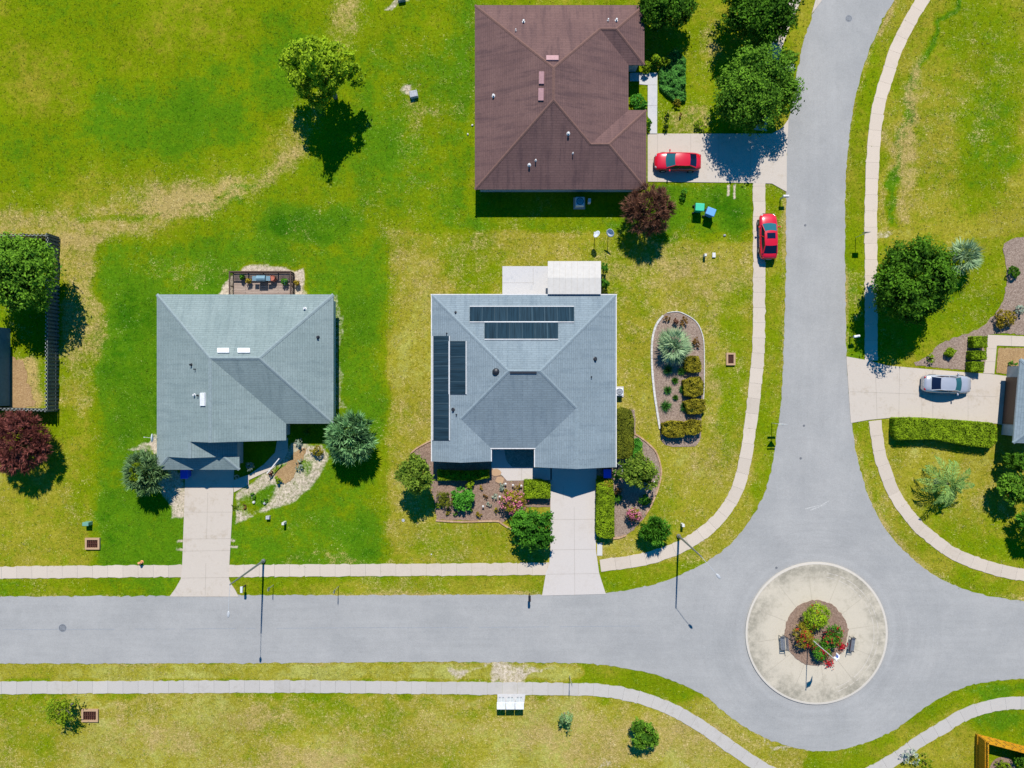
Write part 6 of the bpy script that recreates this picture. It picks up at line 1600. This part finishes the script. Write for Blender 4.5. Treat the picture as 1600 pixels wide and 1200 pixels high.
# --- deck things
def pot_plant(label, px, py, z, pm, pal, seed, h=.5, r=.2):
    p = W(px, py, z); t = thing('potted_plant', label, 'potted plant', p)
    b = MB(); b.lathe([(.01, 0), (r * .7, 0), (r, .32), (r * 1.08, .33), (r * 1.08, .37), (r * .9, .37), (r * .88, .30), (.01, .30)], n=14); b.build('pot', pm, t)
    g = np.random.RandomState(seed); n = 130; d = dirs(n, g, .0); q = d * np.array([r * 1.5, r * 1.5, h]) * g.uniform(.5, 1, (n, 1)) + np.array([0, 0, .38])
    quad_mesh('foliage', leaves(q, unit(d + g.randn(n, 3) * .5), .09, .05, g), .2 + .8 * g.rand(n), L[pal], t)
pot_plant('green plant in a dark pot at the left corner of the deck', 381, 434, .35, M['black'], 'green', 150)
pot_plant('yellow-green plant in a pot left of the grill', 391, 440, .35, M['blueglaze'], 'gold', 151)
pot_plant('green plant in a blue pot right of the grill', 447, 441, .35, M['blueglaze'], 'green', 152, .5, .26)
pot_plant('yellow plant in a pot on sand right of the deck', 466, 443, .0, M['terracotta'], 'gold', 153)
t = thing('barbecue_grill', 'blue-grey barbecue grill with side shelves on the deck', 'grill', W(413, 437, .35))
b = MB(); b.box((0, 0, .42), (.8, .5, .8)); b.build('cart', M['black'], t)
b = MB(); n = 9; vs = []
for x in (-.42, .42):
    for k in range(n): a = math.pi * k / (n - 1); vs.append((x, .30 * math.cos(a), .86 + .26 * math.sin(a)))
b.add(vs, [(i, i + 1, n + i + 1, n + i) for i in range(n - 1)] + [tuple(range(n - 1, -1, -1)), tuple(range(n, 2 * n))]); b.build('lid', M['grill'], t)
for sd in (-1, 1):
    b = MB(); b.box((sd * .66, 0, .84), (.42, .46, .04)); b.build('side_shelf', M['grill'], t)
b = MB()
for k in range(4): b.tube((-.28 + k * .19, -.26, .78), (-.28 + k * .19, -.31, .78), .03, .03, 8)
b.build('knob', M['black'], t)
t = thing('barrel_pot', 'reddish brown barrel standing right of the grill on the deck', 'barrel', W(428.5, 436, .35))
b = MB(); b.lathe([(.01, 0), (.26, 0), (.31, .35), (.28, .75), (.25, .76), (.25, .68), (.01, .68)], n=18); b.build('staves', M['terracotta'], t)
b = MB()
for z, r in ((.15, .292), (.6, .302)): b.lathe([(r, z), (r + .01, z), (r + .01, z + .05), (r, z + .05)], n=18)
b.build('hoop', M['black'], t)
# white rail beside the left walkway and downspout at the centre house
t = thing('handrail', 'white handrail slanting beside the left house walkway', 'handrail', W(433, 726))
b = MB(); a = W(440, 716) - t.location; c = W(423, 737) - t.location
for p in (a, c, (a + c) / 2): b.tube(p, p + Vector((0, 0, .9)), .03, .03, 6)
b.build('post', M['white'], t); b = MB(); b.box(((a.x + c.x) / 2, (a.y + c.y) / 2, .92), ((c - a).length + .2, .09, .06), math.atan2((c - a).y, (c - a).x)); b.build('rail', M['white'], t)
b = MB(); p0 = W(960, 721, 2.4) - hc.location; b.path([p0, W(972, 730, 1.0) - hc.location, W(972, 742, .3) - hc.location], .05, 6); b.build('downspout', M['white'], hc)
# stepping stones and path lights of the front bed
for k, (x, y, s_, lb) in enumerate(((775, 738, .55, 'tan stepping stone nearest the porch, upper of two'), (781, 750, .5, 'tan stepping stone lower of two in the front bed'))):
    b = MB(); g = random.Random(k); b.prism([(s_ * (1 + g.uniform(-.15, .15)) * math.cos(a) * .9, s_ * (1 + g.uniform(-.15, .15)) * math.sin(a) * .7) for a in [2 * math.pi * i / 9 for i in range(9)]], 0, .05); tag(b.build('stepping_stone', M['edging_tan'], loc=W(x, y) + Vector((0, 0, .03))), lb, 'stepping stone')
def path_light(label, px, py):
    t = thing('garden_light', label, 'garden light', W(px, py), 0, 'small garden lights in the beds')
    b = MB(); b.tube((0, 0, 0), (0, 0, .35), .02, .02, 6); b.build('stake', M['black'], t)
    b = MB(); b.lathe([(.06, .34), (.1, .42), (.11, .44), (.01, .50)], n=12); b.build('lamp_cap', M['white'], t)
path_light('garden light below the porch slab, left of three', 790, 755); path_light('garden light below the porch slab, middle of three', 801.5, 757)
path_light('garden light beside the square clipped hedge', 814.5, 758); path_light('garden light in the middle of the front bed beside the twiggy shrub', 781, 775)
path_light('garden light near the golden tuft shrub', 755, 790); path_light('garden light on the curved tan edging by the magnolia-like tree', 1022, 752)
# a few fallen fronds / debris on the grass
for k, (x, y, lb) in enumerate(((1132, 368, 'small stone half sunk in the lawn right of the bins'), (738, 196, 'white stone on the grass at the left wall of the brown house'), (731, 210, 'smaller white stone on the grass left of the brown house'))):
    b = MB(); b.sphere((0, 0, .05), (.14 - .03 * k, .11, .1), 9, 6, 0, .5, .15, random.Random(k)); tag(b.build('stone', M['white'] if k else M['stone'], loc=W(x, y)), lb, 'stone')

# ------------------------------------------------------------------ grass tufts standing in the lawn
def grass_tufts(n=64000):
    g = np.random.RandomState(99); xs, ys, R_, G_, B_ = LAWN
    x = g.uniform(-52, 52, n); y = g.uniform(-39.5, 39.5, n)
    i = np.clip(np.searchsorted(xs, x), 0, len(xs) - 1); j = np.clip(np.searchsorted(ys, y), 0, len(ys) - 1)
    r = R_[j, i]; gg = G_[j, i]; b = B_[j, i]
    clump = vnoise(x, y, 1.6, 2) * .6 + vnoise(x, y, .5, 4) * .4
    keep = (g.rand(n) < .25 + 1.1 * clump) & (g.rand(n) > b * 1.2)
    bpy.context.view_layer.update(); dg = bpy.context.evaluated_depsgraph_get(); ok = []
    dn = Vector((0, 0, -1))
    for k in np.nonzero(keep)[0]:
        hit, loc, nn, fi, ob, mx = C.ray_cast(dg, Vector((x[k], y[k], .3)), dn)
        if hit and ob.name == 'lawn': ok.append(k)
    ok = np.array(ok); m = 4; idx = np.repeat(ok, m); nb = len(idx)
    az = g.rand(nb) * 2 * np.pi; el = np.radians(g.uniform(12, 60, nb)); d = np.stack([np.cos(az) * np.cos(el), np.sin(az) * np.cos(el), np.sin(el)], 1)
    ln = g.uniform(.07, .17, nb) * (.8 + .6 * np.repeat(g.rand(len(ok)), m))
    base = np.stack([x[idx] + g.randn(nb) * .03, y[idx] + g.randn(nb) * .03, np.full(nb, .0)], 1)
    nrm = unit(np.cross(d, g.randn(nb, 3))); nrm = np.where(nrm[:, 2:3] < 0, -nrm, nrm)
    t = .46 - .34 * r + .42 * gg + .30 * np.where(gg > .3, 1, .35) * g.randn(n)
    tint = np.clip(t[idx] + .08 * g.randn(nb), 0, 1)
    m_ = NT('grass_blades'); a = m_.attr('tint').outputs['Fac']
    c = m_.mix(m_.rng(a, 0.0, .45), (.075, .20, .010, 1), (.20, .25, .016, 1)); c = m_.mix(m_.rng(a, .5, 1.0), c, (.44, .36, .18, 1))
    m_.fin(c, .8, .05)
    o = quad_mesh('grass', leaves(base + d * ln[:, None] * .5, nrm, ln * .5, .016, g, d), tint, m_.mat)
    tag(o, 'short green and straw coloured grass tufts all over the lawns', 'grass'); o['kind'] = 'stuff'
grass_tufts()
